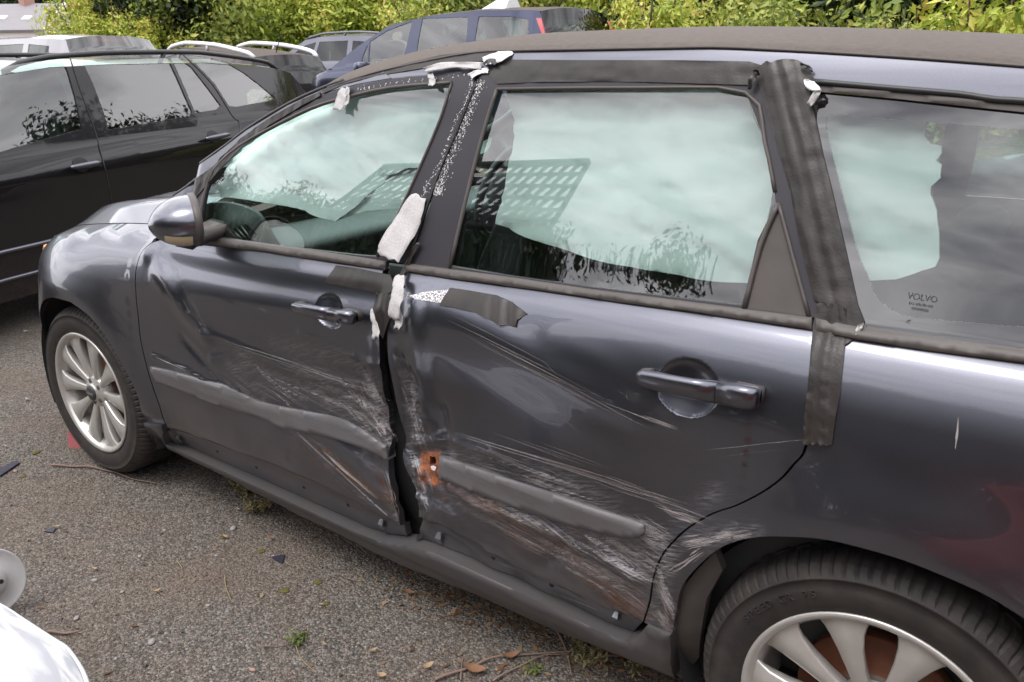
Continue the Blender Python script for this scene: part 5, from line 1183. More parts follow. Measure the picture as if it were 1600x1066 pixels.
meshobj('gable',[tuple(wl_[0]),tuple(wl_[3]),tuple(A-[0,0,.2])],[(0,1,2)],M['render'],hb,False)
slab('verge_board',[A+ex*.05+[0,0,.05],A+dn+ex+[0,0,.05],A+dn+ex*1.5+[0,0,.05],A+ex*.5+[0,0,.05]],.3,M['render'],hb)
for px_ in ((30,29),(68,30)):
    u=(98-px_[0])/1287*DH; t=(px_[1]-5)/42.; c=A-sx*u+dn*t; 
    fr_=slab('skylight',[c-sx*.28-dn*.06+[0,0,.1],c+sx*.28-dn*.06+[0,0,.1],c+sx*.28+dn*.06+[0,0,.1],c-sx*.28+dn*.06+[0,0,.1]][::-1],.1,M['whiteplas'],hb)
c=A-sx*((98-42)/1287*DH)+[0,0,.1]; box('chimney',(c[0]-.4,c[1]-.4,c[2]-.6),(c[0]+.4,c[1]+.4,c[2]+.3),M['chim'],rf)
# ================================================================== VEGETATION
def leafmat(name,cols):
    m=bpy.data.materials.new(name); m.use_nodes=True; t=m.node_tree; b=t.nodes['Principled BSDF']
    a=t.nodes.new('ShaderNodeAttribute'); a.attribute_name='tone'; c=t.nodes.new('ShaderNodeValToRGB'); el=c.color_ramp.elements
    el[0].position=0; el[0].color=(*cols[0],1); el[1].position=1; el[1].color=(*cols[-1],1)
    for i,q in enumerate(cols[1:-1]): z=el.new((i+1)/(len(cols)-1)); z.color=(*q,1)
    t.links.new(a.outputs['Fac'],c.inputs['Fac']); t.links.new(c.outputs['Color'],b.inputs['Base Color']); b.inputs['Roughness'].default_value=.5
    b.inputs['Transmission Weight'].default_value=0
    tr=t.nodes.new('ShaderNodeBsdfTranslucent'); t.links.new(c.outputs['Color'],tr.inputs['Color']); ms=t.nodes.new('ShaderNodeMixShader'); ms.inputs[0].default_value=.3
    t.links.new(b.outputs[0],ms.inputs[1]); t.links.new(tr.outputs[0],ms.inputs[2]); t.links.new(ms.outputs[0],t.nodes['Material Output'].inputs['Surface']); return m
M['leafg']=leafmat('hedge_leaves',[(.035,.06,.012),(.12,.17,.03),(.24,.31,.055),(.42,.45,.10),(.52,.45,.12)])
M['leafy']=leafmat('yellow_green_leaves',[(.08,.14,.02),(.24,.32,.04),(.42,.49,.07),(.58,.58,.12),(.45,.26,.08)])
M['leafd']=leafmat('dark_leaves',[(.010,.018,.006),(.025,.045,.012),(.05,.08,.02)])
M['bark']=mat('brown_bark',(.07,.05,.038),.9,noise=(20,.3,4,(1,1,.3),(.12,.09,.07)))
def leafmesh(name,n,size,m,seed,shape='ball',clumps=26,droop=0):
    rn=np.random.RandomState(seed); un=lambda v:v/np.maximum(np.linalg.norm(v,axis=-1,keepdims=True),1e-9)
    cc=un(rn.normal(size=(clumps,3)))*(rn.uniform(.35,1,(clumps,1))**.6)*.80; cr_=rn.uniform(.16,.34,clumps); ct=rn.uniform(-.20,.24,clumps)
    k=rn.randint(clumps,size=n); d=un(rn.normal(size=(n,3))); p=cc[k]+d*(cr_[k]*rn.uniform(.5,1.12,n))[:,None]
    nr=un(d+rn.normal(size=(n,3))*.55+[0,0,.25]); a=un(np.cross(nr,rn.normal(size=(n,3)))); b=np.cross(nr,a); s=(size*rn.choice([.55,.8,1.,1.35],n)*rn.uniform(.8,1.2,n))[:,None]
    V=np.stack([p-a*s,p+b*s*.42+nr*s*.1,p+a*s,p-b*s*.42+nr*s*.1],1).reshape(-1,3)
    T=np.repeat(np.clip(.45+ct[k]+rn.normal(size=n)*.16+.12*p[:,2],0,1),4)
    me=bpy.data.meshes.new(name); me.from_pydata(V.tolist(),[],np.arange(4*n).reshape(-1,4).tolist()); me.materials.append(m); q=me.attributes.new('tone','FLOAT','POINT'); q.data.foreach_set('value',T.astype(np.float32)); me.update(); return me
def stems(name,seed,n=7):
    rn=np.random.RandomState(seed); rows=[]; bm=bmesh.new()
    for k in range(n):
        a=rn.uniform(0,6.28); e=np.array([math.cos(a)*rn.uniform(.2,.8),math.sin(a)*rn.uniform(.2,.8),rn.uniform(.2,.95)]); p0=np.array([rn.normal()*.06,rn.normal()*.06,-1.05]); 
        prev=None
        for i in range(6):
            t=i/5.; c=p0*(1-t)+e*t+np.array([0,0,.25*math.sin(t*3)])*(1-t)+rn.normal(size=3)*.02; r=.035*(1-t*.8)
            ring=[bm.verts.new(Vector(c)+Vector((r*math.cos(b),r*math.sin(b),0))) for b in np.arange(5)*1.2566]
            if prev: 
                for j in range(5): bm.faces.new((prev[j],prev[(j+1)%5],ring[(j+1)%5],ring[j]))
            prev=ring
    me=bpy.data.meshes.new(name); bm.to_mesh(me); bm.free(); me.materials.append(M['bark']); return me
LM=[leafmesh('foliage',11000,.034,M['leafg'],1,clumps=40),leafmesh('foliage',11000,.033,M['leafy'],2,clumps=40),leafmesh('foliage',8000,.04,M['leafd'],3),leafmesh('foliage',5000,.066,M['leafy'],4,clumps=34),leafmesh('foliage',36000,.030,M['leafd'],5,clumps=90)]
SM=[stems('stems',5),stems('stems',6)]
def plant(name,label,cat_,pos,sc,mi,rz,group,si=0):
    t=thing(name,label,cat_,tuple(pos),rz,group)
    f=bpy.data.objects.new('crown',LM[mi]); COL.objects.link(f); f.parent=t; f.location=(0,0,sc[2]*1.0); f.scale=sc
    s=bpy.data.objects.new('trunk',SM[si]); COL.objects.link(s); s.parent=t; s.location=(0,0,sc[2]*1.02); s.scale=sc; return t
ORD=['first','second','third','fourth','fifth','sixth','seventh','eighth','ninth','tenth','eleventh','twelfth','thirteenth','fourteenth','fifteenth']
def row(pa,pb,depth0,n,size,kinds,name,label,cat_,group,seed,dj=.6):
    rn=np.random.RandomState(seed); lab0=label
    for k in range(n):
        px=pa+(pb-pa)*(k+.5)/n+rn.uniform(-8,8); d=depth0+rn.uniform(-dj,dj)
        label=lab0+', '+ORD[k]+' from the left'
        q=CAM+fw0*d+rt0*((px-800)/1287*d*1.05); s=size*rn.uniform(.85,1.2)
        plant(name,label,cat_,(q[0],q[1],float(gz(q[0],q[1]))-.1),(s,s,s*rn.uniform(.95,1.25)),kinds[rn.randint(len(kinds))],rn.uniform(0,6.28),group,rn.randint(2))
row(275,450,26,6,2.3,[0,1,1],'tree','bushy green tree behind the parked cars on the left','tree','trees behind the parked cars on the left',1)
row(205,330,23,3,1.4,[1],'tree','yellow-green tree above the black estate car','tree','yellow-green trees above the black estate',7,.2)
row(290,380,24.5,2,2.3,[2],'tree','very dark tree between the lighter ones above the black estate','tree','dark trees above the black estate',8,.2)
row(385,640,24.5,6,2.2,[0,1,1],'shrub','dense green hedge shrub behind the grey-blue estate','shrub','hedge shrubs behind the grey-blue estate',2)
row(690,1010,15.5,8,1.45,[0,1,0,1],'shrub','dense green hedge shrub behind the blue people carrier','shrub','hedge shrubs behind the blue people carrier',3)
row(980,1660,9.6,13,.82,[3,3,1,0],'shrub','leafy bright green plant on the bank above the car roof','shrub','plants on the bank above the car roof',4,.5)
row(1000,1700,12,9,1.5,[2,0,2],'shrub','darker shrub at the back of the bank on the right','shrub','shrubs at the back of the bank',5,.5)
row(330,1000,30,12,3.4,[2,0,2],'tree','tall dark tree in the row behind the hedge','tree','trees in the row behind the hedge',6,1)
# branch tip entering at the top left corner belongs to a tree beside the house
q=CAM+fw0*22+rt0*((-6-800)/1287*22); plant('tree','tree at the very left edge with a few leaves crossing the house roof','tree',(q[0]-.6,q[1]-.3,.4),(1.3,1.3,2.1),0,1.0,None)
# earth bank behind the shrubs
rows=[]
for s in np.linspace(-13.5,24,50):
    r_=[]
    for t in np.linspace(0,1,8):
        d=14.5 if s<2 else 14.5-4.2*min(1,(s-2)/2.5); 
        d=(26. if s<-2.5 else 26.-(26.-14.5)*min(1,(s+2.5)/3.5)) if s<2 else d
        hh=(4.2*min(1,max(0,(s+6.2)/2.)))*t**.8; q=CAM+fw0*(d+5*t)+rt0*s*(d/14.); r_.append((q[0],q[1],.1+hh+.25*vnoise(q[0],q[1],1.2,3)))
    rows.append(r_)
M['earth']=mat('brown_leafy_earth',(.045,.035,.022),.95,noise=(3,.25,7,(1,1,1),(.07,.085,.03)))
bk=loft('bank',rows,M['earth'],flip=True); tag(bk,kind='structure')
# trees behind the photographer, seen mirrored in the glass and paint
rn=np.random.RandomState(31)
for k in range(15):
    x=-21+k*2.1; y=-11.8-rn.uniform(0,1.2); s=(4.45 if x<-7.5 else (4.2 if x<-3.2 else 3.75))*rn.uniform(.97,1.03)
    plant('tree','broad tree in the row behind the photographer, '+ORD[k]+' from its left end','tree',(x,y,0),(2.3,2.3,s),4,rn.uniform(0,6.3),'trees behind the photographer',rn.randint(2))
for k in range(15):
    x=-20+k*2.1; y=-13.6-rn.uniform(0,.8); s=(4.75 if x<-8.5 else (4.45 if x<-3.6 else 3.95))*rn.uniform(.97,1.03)
    plant('tree','broad tree in the further row behind the photographer, '+ORD[k]+' from its left end','tree',(x,y,0),(2.3,2.3,s),4,rn.uniform(0,6.3),'trees of the further row behind the photographer',rn.randint(2))
# slotted steel ramp of a recovery trailer behind the photographer (it shows mirrored in the door glass)
def mirrored(px,yp):
    uv=CARF.U([px],.007,S0)[0]; h=1e-3; x,z=uv; P=np.array([x,float(S0(x,z))+.007,z]); n=np.array([float(S0(x+h,z)-S0(x-h,z))/(2*h),-1,float(S0(x,z+h)-S0(x,z-h))/(2*h)]); n/=np.linalg.norm(n)
    d=P-CAM; d/=np.linalg.norm(d); r=d-2*(d@n)*n; t=(yp-P[1])/r[1]; return P+r*t

MI=0 and [(q,np.round(mirrored(q,-10),1)) for q in ((350,340),(500,370),(600,390),(720,400),(750,350),(1000,440),(1000,400),(1150,460),(1150,430),(1430,500),(1430,470),(1560,500))]

for k in range(9):
    s=rn.uniform(2.9,3.6); plant('tree','broad tree in the row beyond the yard on the right, '+ORD[k]+' from its near end','tree',(13.5+rn.uniform(-1,1),-13+k*2.6,0),(s,s,s*1.1),4,rn.uniform(0,6.3),'trees beyond the yard on the right',rn.randint(2))
for k in range(7):
    s=rn.uniform(2.8,3.5); plant('tree','broad tree behind the yard corner on the right, '+ORD[k]+' from the bank','tree',(6.5+k*1.5,17-k*1.9,0),(s*.8,s*.8,s*1.0),4,rn.uniform(0,6.3),'trees behind the yard corner on the right',rn.randint(2))
for k in range(6):
    q=cam_at((-90+k*55,0),80); s=rn.uniform(4.5,6); plant('tree','distant tree on the hill behind the house, '+ORD[k]+' from the left','tree',(q[0],q[1],2),(s,s,s*1.0),4,rn.uniform(0,6.3),'distant trees behind the house',0)
# ramp corners worked out from its mirror image in the front and rear door glass
RA=np.array([(-2.25,-2.6,3.15),(-.33,-2.6,3.34),(-.36,-2.6,2.66),(-2.6,-2.6,2.61)])
M['steel']=mat('dark_painted_steel',(.035,.04,.04),.6)
rp=thing('slotted_ramp','dark slotted steel ramp raised on posts behind the photographer, mirrored in the door glass','ramp',(-1.0,-2.4,0))
V=[];F=[]
def RP(u,v): return (RA[0]*(1-u)+RA[1]*u)*(1-v)+(RA[3]*(1-u)+RA[2]*u)*v
nu,nv=22,6
for i in range(nu):
    for j in range(nv):
        u0,u1,v0,v1=i/nu,(i+1)/nu,j/nv,(j+1)/nv; a,b=(u1-u0)*.34,(v1-v0)*.16
        o_=[RP(u0,v0),RP(u1,v0),RP(u1,v1),RP(u0,v1)]; sk=.012
        n_=[RP(u0+a+sk*.6,v0+b),RP(u1-a+sk,v0+b),RP(u1-a-sk*.2,v1-b),RP(u0+a-sk,v1-b)]; k=len(V); V+=o_+n_
        F+=[(k,k+1,k+5,k+4),(k+1,k+2,k+6,k+5),(k+2,k+3,k+7,k+6),(k+3,k,k+4,k+7)]
bs_=np.array([-1.0,-2.4,0]); rpm=meshobj('slotted_plate',V,F,M['steel'],rp,False,tuple(-bs_)); sm=rpm.modifiers.new('t','SOLIDIFY'); sm.thickness=.006
tube('rail',[RA[0],RA[1]],.03,M['steel'],rp,8,tuple(-bs_)); tube('rail',[RA[3],RA[2]],.03,M['steel'],rp,8,tuple(-bs_)); tube('rail',[RA[0],RA[3]],.02,M['steel'],rp,8,tuple(-bs_)); tube('rail',[RA[1],RA[2]],.02,M['steel'],rp,8,tuple(-bs_))
for q in (RA[3],RA[3]+[.35,-.5,.3]): tube('leg',[q,(q[0],q[1],0)],.03,M['steel'],rp,8,tuple(-bs_))
# ================================================================== THINGS ON THE GROUND
def GP(px,z=0): 
    d=(CF+((px[0]-W/2)/FPX)*CR-((px[1]-H/2)/FPX)*CU); t=(z-CAM[2])/d[2]; return CAM+d*t
def pebble(px,s,m,label,group=None,name='pebble',cat_='pebble',flat=.5):
    rn=np.random.RandomState(int(px[0]*7+px[1])); p=GP(px); bm=bmesh.new(); bmesh.ops.create_icosphere(bm,subdivisions=2,radius=1)
    for v in bm.verts: k=1+.25*float(vnoise(v.co.x*1.3+px[0],v.co.y*1.3+v.co.z,.8,3)); v.co=Vector((v.co.x*s*k,v.co.y*s*.75*k,v.co.z*s*flat*k))
    me=bpy.data.meshes.new(name); bm.to_mesh(me); bm.free(); me.materials.append(m); me.polygons.foreach_set('use_smooth',[True]*len(me.polygons))
    o=bpy.data.objects.new(name,me); COL.objects.link(o); o.location=(p[0],p[1],s*flat*.5); o.rotation_euler=(0,0,rn.uniform(0,6)); tag(o,label,cat_,group); return o
M['st1']=mat('pale_stone',(.29,.27,.26),.8,noise=(60,.3,4,(1,1,1),(.20,.19,.18))); M['st2']=mat('pinkish_stone',(.30,.20,.17),.8); M['moss']=mat('olive_moss',(.075,.065,.012),1,noise=(90,.3,4,(1,1,1),(.13,.11,.03)),bump=(300,1,.004)); M['leafb']=mat('dry_tan_leaf',(.36,.26,.16),.8,noise=(120,.3,4,(1,1,1),(.22,.14,.08))); M['leafo']=mat('orange_brown_leaf',(.24,.12,.06),.8,noise=(90,.3,4,(1,1,1),(.11,.06,.035))); M['twig']=mat('grey_brown_twig',(.19,.13,.105),.9); M['pinkp']=mat('faded_red_plastic',(.40,.12,.13),.5); M['bkp']=mat('black_plastic_shard',(.03,.03,.045),.4); M['weed']=mat('green_weed',(.10,.13,.03),.7); M['straw']=mat('yellow_straw',(.24,.20,.10),.8)
PB=[((365,827),.013,'st1','largest pale pebble on the open tarmac in front of the sill'),((237,1005),.012,'st1','round pale pebble low on the tarmac near the white panel'),((120,967),.010,'st1','grey pebble beside the right tip of the white panel'),((148,908),.010,'st1','pair-like grey pebble above the white panel'),((191,926),.007,'st1','small white pebble left of the middle of the tarmac'),((219,870),.008,'st1','oblong pale pebble below the red plastic piece'),
    ((257,829),.007,'st1','small buff pebble halfway to the sill'),((338,869),.006,'st1','flat pale pebble right of the curved straw'),((24,737),.009,'st2','reddish pebble beside the black strip at the left edge'),((325,947),.007,'st1','light pebble in the lower middle of the tarmac'),((181,1030),.006,'st1','tiny grey pebble right of the white panel'),((427,870),.006,'st1','pebble below the dark shard'),((395,1048),.009,'st2','pinkish pebble near the bottom edge of the picture')]
for px,s,m_,lb in PB: pebble(px,s,M[m_],lb,'loose pebbles on the tarmac')
for px,s,lb in (((408,862),.014,'round olive moss clump right of the pale pebble'),((346,841),.010,'small moss clump beside the tan leaf'),((497,910),.014,'moss clump furthest right on the tarmac'),((445,924),.016,'moss clump left of its neighbour low on the tarmac'),((57,708),.018,'moss clump left of the front tyre'),((36,745),.012,'moss clump near the black strip'),((510,944),.012,'faint moss clump below the two others')):
    pebble(px,s,M['moss'],lb,'moss clumps on the tarmac','moss_clump','moss',.25)
def leaf(px,ln,wd,rz,m,label,group='dry leaves on the tarmac',curl=.3,name='dry_leaf',cat_='leaf'):
    p=GP(px); rows=[]; ln*=.75; wd*=.7; curl*=2
    for i in range(7):
        t=i/6.; w=wd*math.sin(math.pi*min(.97,t*.95+.03))**.8; x=(t-.5)*ln; z=.006+curl*ln*(t-.5)**2*1.6
        rows.append([(x,-w/2,z+w*.35),(x,0,z),(x,w/2,z+w*.35)])
    o=loft(name,rows,m); o.location=(p[0],p[1],.002); o.rotation_euler=(.1,.05,rz); tag(o,label,cat_,group); return o
for a in (((42,521),.050,.030,.5,'leafb','tan leaf beyond the front wheel at the left edge'),((149,892),.035,.010,.3,'leafb','thin tan leaf above the grey pebble'),((245,927),.032,.012,1.2,'leafb','narrow tan leaf left of the forked twig'),((353,842),.034,.012,.1,'leafb','tan leaf beside the small moss clump'),
  ((90,826),.030,.012,.9,'leafb','tan leaf beside the black plastic chip'),((425,844),.028,.014,.2,'leafo','orange-brown leaf above the black shard'),((43,627),.045,.016,-.2,'st1','pale flat sliver left of the front tyre'),((742,1052),.075,.038,.4,'leafo','largest orange-brown leaf at the bottom below the sill'),((798,1030),.060,.026,1.0,'leafo','curled brown leaf right of the largest one'),
  ((668,1046),.045,.022,1.3,'leafb','pale brown leaf below the sill near the bottom'),((583,1020),.030,.012,1.1,'leafb','small buff leaf low in the middle'),((597,1060),.03,.02,.6,'leafb','pale leaf touching the bottom edge'),((640,930),.05,.02,.2,'leafo','reddish leaf scrap under the sill'),((10,700),.03,.012,.2,'leafb','buff scrap at the far left edge'),
  ((373,799),.03,.008,0,'st1','thin white sliver below the weed'),((502,948),.02,.008,.5,'leafb','tiny buff leaf beside the right moss clump'),((507,1010),.022,.008,.2,'straw','thin buff scrap below the grass tuft')):
    leaf(a[0],a[1],a[2],a[3],M[a[4]],a[5])
def twig(pts,r,label,m='twig',group='twigs and straws on the tarmac',lift=.004,name='twig',cat_='twig'):
    P=smoothline([GP(q)[:2] for q in pts],6); n=len(P); rn=np.random.RandomState(len(label))
    o=tube(name,[(p[0],p[1],lift+r+.002*math.sin(i*.7)) for i,p in enumerate(P)],np.linspace(r,r*.45,n),M[m],None,6); tag(o,label,cat_,group); return o
twig([(80,730),(110,731),(145,733),(175,740),(205,750),(245,759)],.004,'long curved reddish twig lying below the front tyre')
twig([(75,991),(100,993),(127,991)],.0045,'short straight twig beside the tip of the white panel')
twig([(276,879),(284,888),(285,898)],.0016,'curved pale straw in the middle of the tarmac','straw')
twig([(352,902),(353,918),(363,945)],.0018,'bent straw with a hooked lower end','straw')
twig([(313,910),(335,906),(355,900)],.0015,'thin brown stalk crossing the bent straw')
twig([(462,1010),(470,1030),(495,1056)],.0015,'thin straw trailing from the grass tuft','straw')
twig([(405,1014),(435,1012),(455,1008)],.0015,'thin stalk left of the grass tuft')
twig([(464,915),(458,930),(450,942)],.0015,'short dark stalk between the moss clumps')
twig([(680,1066),(730,1048),(780,1030),(860,1024),(960,1022)],.004,'longest brown bramble stem under the sill end')
twig([(870,990),(885,1020),(893,1060)],.0035,'bramble stem pointing down at the sill end')
twig([(770,1068),(810,1045),(850,1028),(890,1024)],.003,'bramble stem beside the curled brown leaf')
twig([(910,1010),(940,1025),(985,1030)],.003,'bramble stem closest to the rear wheel')
twig([(720,1066),(722,1040),(724,1030)],.0022,'upright grey stalk near the bottom edge')
for px in ((560,470,),):
    pass
def shard(name,pxs,z,th,m,label,cat_):
    V=[GP(q)+[0,0,z] for q in pxs]; n=len(V); V=V+[v+[0,0,th] for v in V]; F=[tuple(range(n))[::-1],tuple(range(n,2*n))]+[(i,(i+1)%n,n+(i+1)%n,n+i) for i in range(n)]
    o=meshobj(name,V,F,m,None,False); tag(o,label,cat_); return o
shard('plastic_shard',[(425,872),(446,869),(441,882),(432,878)],.002,.004,M['bkp'],'small blue-black plastic shard on the tarmac','shard')
shard('plastic_chip',[(69,832),(84,825),(88,827),(83,834)],.002,.003,M['bkp'],'grey-black plastic chip left on the tarmac','chip')
shard('plastic_strip',[(0,735),(28,722),(31,726),(0,747)],.003,.006,M['bkp'],'narrow black plastic strip at the left edge of the tarmac','strip')
p=GP((123,696)); rd_=thing('lamp_fragment','broken faded red plastic piece leaning on the front tyre','fragment',(p[0],p[1],0),.4)
meshobj('shell',[(-.03,-.02,.0),(.03,-.025,0),(.035,-.01,.0),(-.02,.0,0),(-.028,-.012,.06),(.0,-.018,.075),(.03,-.012,.035),(.03,0,.03),(-.015,.008,.055)],[(0,1,6,5,4),(1,2,7,6),(4,5,8),(5,6,7,8),(0,4,8,3),(2,3,8,7)],M['pinkp'],rd_,False)
box('rib',(-.035,.0,.0),(.038,.004,.028),M['pinkp'],rd_)
# weeds: each clump one thing
def weed(px,h,n,spread,m,label,seed,flowers=True):
    rn=np.random.RandomState(seed); p=GP(px); V=[];F=[];V2=[];F2=[]
    for k in range(n):
        a=rn.uniform(0,6.28); l=h*rn.uniform(.5,1.1); b0=np.array([rn.normal()*.01,rn.normal()*.01,0]); dr=np.array([math.cos(a)*spread,math.sin(a)*spread,1.]); 
        pts=[b0+dr*l*t*np.array([1,1,1-.35*t]) for t in np.linspace(0,1,6)]; s=np.array([math.cos(a+1.57),math.sin(a+1.57),0])*.0012
        k0=len(V)
        for q in pts: V+=[q-s,q+s]
        F+=[(k0+2*i,k0+2*i+1,k0+2*i+3,k0+2*i+2) for i in range(5)]
        for j in range(16 if flowers else 4):
            t=rn.uniform(.25,1); q=b0+dr*l*t*np.array([1,1,1-.35*t])+rn.normal(size=3)*.006; u=rn.normal(size=3); u/=np.linalg.norm(u); v=np.cross(u,rn.normal(size=3)); v/=np.linalg.norm(v); s2=.0045*rn.uniform(.6,1.3); k0=len(V2); V2+=[q-u*s2*1.5,q+v*s2*.6,q+u*s2*1.5,q-v*s2*.6]; F2.append((k0,k0+1,k0+2,k0+3))
    t=thing('weed',label,'weed',(p[0],p[1],0)); meshobj('stems',V,F,m,t,False); meshobj('leaves',V2,F2,M['straw'] if flowers else m,t,False)
weed((385,772),.11,34,.6,M['weed'],'feathery yellow-green weed growing beside the sill',3)
weed((404,800),.08,26,.6,M['weed'],'lower feathery weed beside the first one at the sill',5)
weed((466,1005),.035,22,.5,M['weed'],'small green grass tuft low on the tarmac',4,False)
weed((920,1030),.05,20,.9,M['weed'],'yellow-green weed under the rear end of the sill',6)
weed((1000,1040),.045,16,.9,M['weed'],'small weed beside the rear tyre',7)
weed((830,1050),.03,14,.8,M['weed'],'tiny green sprig between the bramble stems',8,False)
# loose chippings and grit (too many to count)
M['grit']=textmat('mixed_grit',lambda t,b:(lambda g,c:(t.links.new(g.outputs['Random'],c.inputs['Fac']),t.links.new(c.outputs['Color'],b.inputs['Base Color'])))(t.nodes.new('ShaderNodeObjectInfo'),t.nodes.new('ShaderNodeValToRGB')))
def gritmesh():
    rn=np.random.RandomState(77); V=[];F=[];T=[]
    base=[(1,0,0),(-.5,.87,0),(-.5,-.87,0),(.3,.3,.8),(-.35,.1,.75),(.1,-.4,.7)]
    FF=[(0,1,3),(1,4,3),(1,2,4),(2,5,4),(2,0,5),(0,3,5),(3,4,5)]
    k=0
    while k<15000:
        px=(rn.uniform(-60,1150),rn.uniform(470,1100)); p=GP(px)
        if p[1]>-.02 and p[0]>-.3 and p[1]>.12: continue
        s=.0027*rn.uniform(.5,1.7)*(2.0 if rn.rand()<.012 else 1); a=rn.uniform(0,6.28); c_,n_=math.cos(a),math.sin(a); k0=len(V); tone=rn.rand()
        for x,y,z in base: x*=rn.uniform(.7,1.2); V.append((p[0]+s*(c_*x-n_*y),p[1]+s*(n_*x+c_*y),s*(z*.8)-.0002)); T.append(tone)
        F+=[tuple(k0+i for i in f) for f in FF]; k+=1
    return V,F,T
V,F,T=gritmesh(); M['grit']=leafmat('loose_chippings',[(.05,.045,.04),(.09,.078,.07),(.14,.12,.105),(.20,.175,.15),(.18,.11,.08),(.30,.27,.24)])
gt=meshobj('gravel',V,F,M['grit'],None,False,attrs={'tone':T}); tag(gt,'loose chippings scattered over the tarmac beside the car','gravel',kind='stuff')
# leaf litter blown under the sill and round the rear wheel
def litter():
    rn=np.random.RandomState(5); V=[];F=[];T=[]
    for k in range(420):
        t=rn.rand(); 
        if k<300: px=(600+460*t+rn.normal()*30,905+150*t+rn.normal()*16)
        elif k<370: px=(680+380*t,1035+rn.normal()*18)
        else: px=(rn.uniform(40,900),rn.uniform(720,1060))
        p=GP(px); s=.006*rn.uniform(.4,1.7); a=rn.uniform(0,6.28); u=np.array([math.cos(a),math.sin(a),rn.normal()*.25]); v=np.array([-math.sin(a),math.cos(a),rn.normal()*.25]); k0=len(V)
        V+=[p-u*s*1.6+[0,0,.002],p+v*s*.7+[0,0,.004],p+u*s*1.5+[0,0,.003],p-v*s*.6+[0,0,.002]]; F.append((k0,k0+1,k0+2,k0+3)); T+=[rn.rand()]*4
    return V,F,T
V,F,T=litter(); M['litter']=leafmat('brown_leaf_scraps',[(.10,.055,.03),(.20,.10,.05),(.28,.17,.09),(.16,.12,.07),(.32,.25,.16)])
lt=meshobj('leaf_litter',V,F,M['litter'],None,False,attrs={'tone':T}); tag(lt,'small brown leaf scraps drifted along the sill and by the rear wheel','litter',kind='stuff')
# ---- white painted body panel and grey round hub at the bottom left
def WPt(px,z): return GP(px,z)
bp=thing('body_panel','white painted car body panel lying in the bottom left corner','panel',(.4,-.9,0))
bb_=np.array([.4,-.9,0]); zt=.30
edge=[WPt(q,z) for q,z in (((-160,850),.36),((-60,912),.345),((0,945),.335),((28,963),.33),((60,984),.325),((85,1000),.32),((98,1008),.318),((108,1020),.314),((118,1035),.31),((126,1050),.305),((132,1068),.30),((136,1090),.295),((138,1130),.28))]
edge=smoothline(edge,4); cen=WPt((-220,1250),.36); rows=[]
for i,q in enumerate(edge):
    r=[]
    for t in (0,.008,.03,.08,.18,.35,.6,1.): r.append(q*(1-t)+cen*t+np.array([0,0,.016*math.sin(min(t*5,1)*math.pi/2)+.008*math.sin(t*3)]))
    r=[q+[0,0,-.05],q+[0,0,-.006]]+r; rows.append(r)
M['smear']=textmat('white_paint_with_smears',lambda t,b:None)
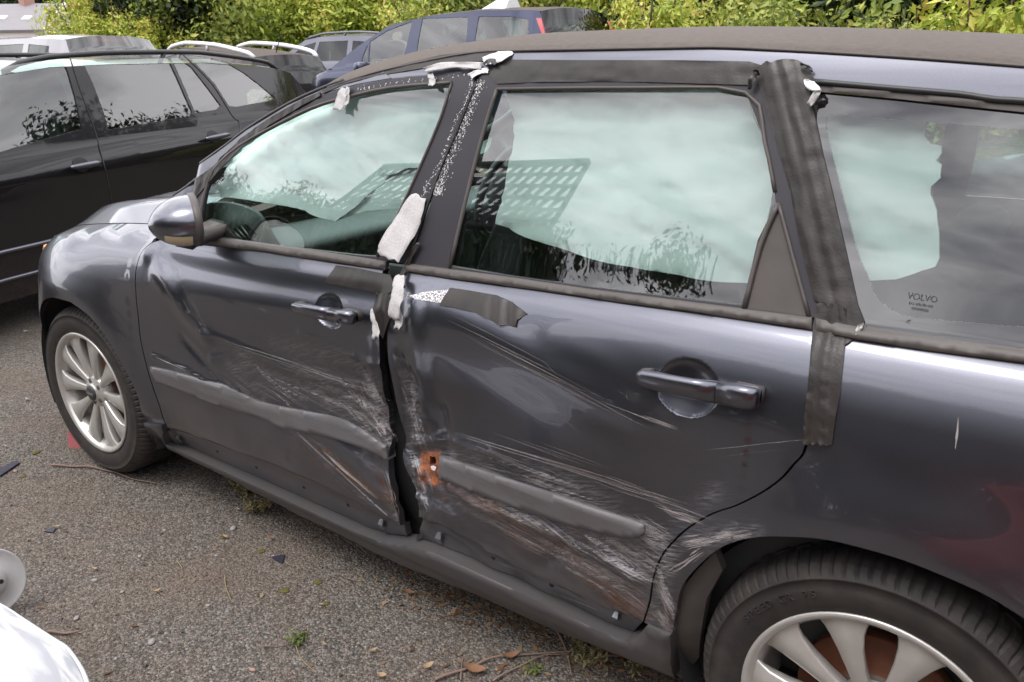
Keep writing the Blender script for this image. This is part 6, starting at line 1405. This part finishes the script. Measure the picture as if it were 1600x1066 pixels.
def wsm(t,b):
    LK=t.links.new; tc=t.nodes.new('ShaderNodeTexCoord'); mp=t.nodes.new('ShaderNodeMapping'); mp.inputs['Rotation'].default_value=(0,0,.6); mp.inputs['Scale'].default_value=(2,9,1); LK(tc.outputs['Object'],mp.inputs['Vector'])
    n=N(t,'ShaderNodeTexNoise'); n.inputs['Scale'].default_value=2.2; n.inputs['Detail'].default_value=5; n.inputs['Distortion'].default_value=1.2; LK(mp.outputs['Vector'],n.inputs['Vector'])
    c=t.nodes.new('ShaderNodeValToRGB'); e=c.color_ramp.elements; e[0].position=.40; e[0].color=(.38,.39,.42,1); e[1].position=.56; e[1].color=(.62,.62,.62,1); LK(n.outputs['Fac'],c.inputs['Fac'])
    n2=N(t,'ShaderNodeTexNoise'); n2.inputs['Scale'].default_value=9; n2.inputs['Detail'].default_value=3; LK(tc.outputs['Object'],n2.inputs['Vector']); r=t.nodes.new('ShaderNodeMapRange'); r.inputs['From Min'].default_value=.68; r.inputs['From Max'].default_value=.74; r.inputs['To Max'].default_value=.5; LK(n2.outputs['Fac'],r.inputs['Value'])
    m=N(t,'ShaderNodeMix',data_type='RGBA'); m.inputs['B'].default_value=(.75,.45,.36,1); LK(r.outputs['Result'],m.inputs['Factor']); LK(c.outputs['Color'],m.inputs['A']); LK(m.outputs['Result'],b.inputs['Base Color']); b.inputs['Roughness'].default_value=.9; b.inputs['Specular IOR Level'].default_value=.2
M['smear']=textmat('white_paint_with_dried_smears',wsm)
loft('skin',rows,M['smear'],bp,base=tuple(-bb_),flip=False)
tube('return_flange',[q+[0,0,-.012] for q in edge],.010,M['whiteplas'],bp,8,tuple(-bb_))
for q in (edge[4],edge[-6]): box('support_block',(q[0]-.30,q[1]-.25,0),(q[0]-.18,q[1]-.13,q[2]-.03),M['cabin'],bp,base=tuple(-bb_))
# round hub: flat flange with a raised centre and one dark hole, standing on edge
hc=GP((-10,958)); HR=.165
cpos=np.array([hc[0],hc[1],HR]); nrm=CAM-cpos; nrm[2]*=.5; nrm/=np.linalg.norm(nrm); ax=Vector(nrm); rot=ax.to_track_quat('Z','Y')
sizeR=.135; cc0=np.array(cam_at((-20,911),float(np.dot(cpos-CAM,CF))))
M['hubw']=mat('pale_grey_hub_plastic',(.42,.41,.41),.45,noise=(6,.2,4,(1,1,1),(.36,.35,.35)))
hb2=thing('cable_reel_flange','round pale grey plastic hub with a dark hole, half hidden behind the white panel','hub',tuple(cc0)); hb2.rotation_mode='QUATERNION'; hb2.rotation_quaternion=rot; hb2.scale=(.68,.68,.68)
rp_=[(.0,.030),(.012,.030),(.055,.026),(.066,.012),(.075,.006),(.126,.004),(.132,.008),(.1345,.004),(.1345,-.006),(.0,-.006)]
loft('disc',[[(r*math.cos(a),r*math.sin(a),z) for r,z in rp_] for a in np.linspace(0,2*math.pi,65)],M['hubw'],hb2,flip=True)
for k in range(5):
    a=2*math.pi*k/5-.1; meshobj('hole',[(.045*math.cos(a)+.009*math.cos(b),.045*math.sin(a)+.009*math.sin(b),.0295) for b in np.arange(10)*math.pi/5],[tuple(range(10))],M['black'],hb2,False)
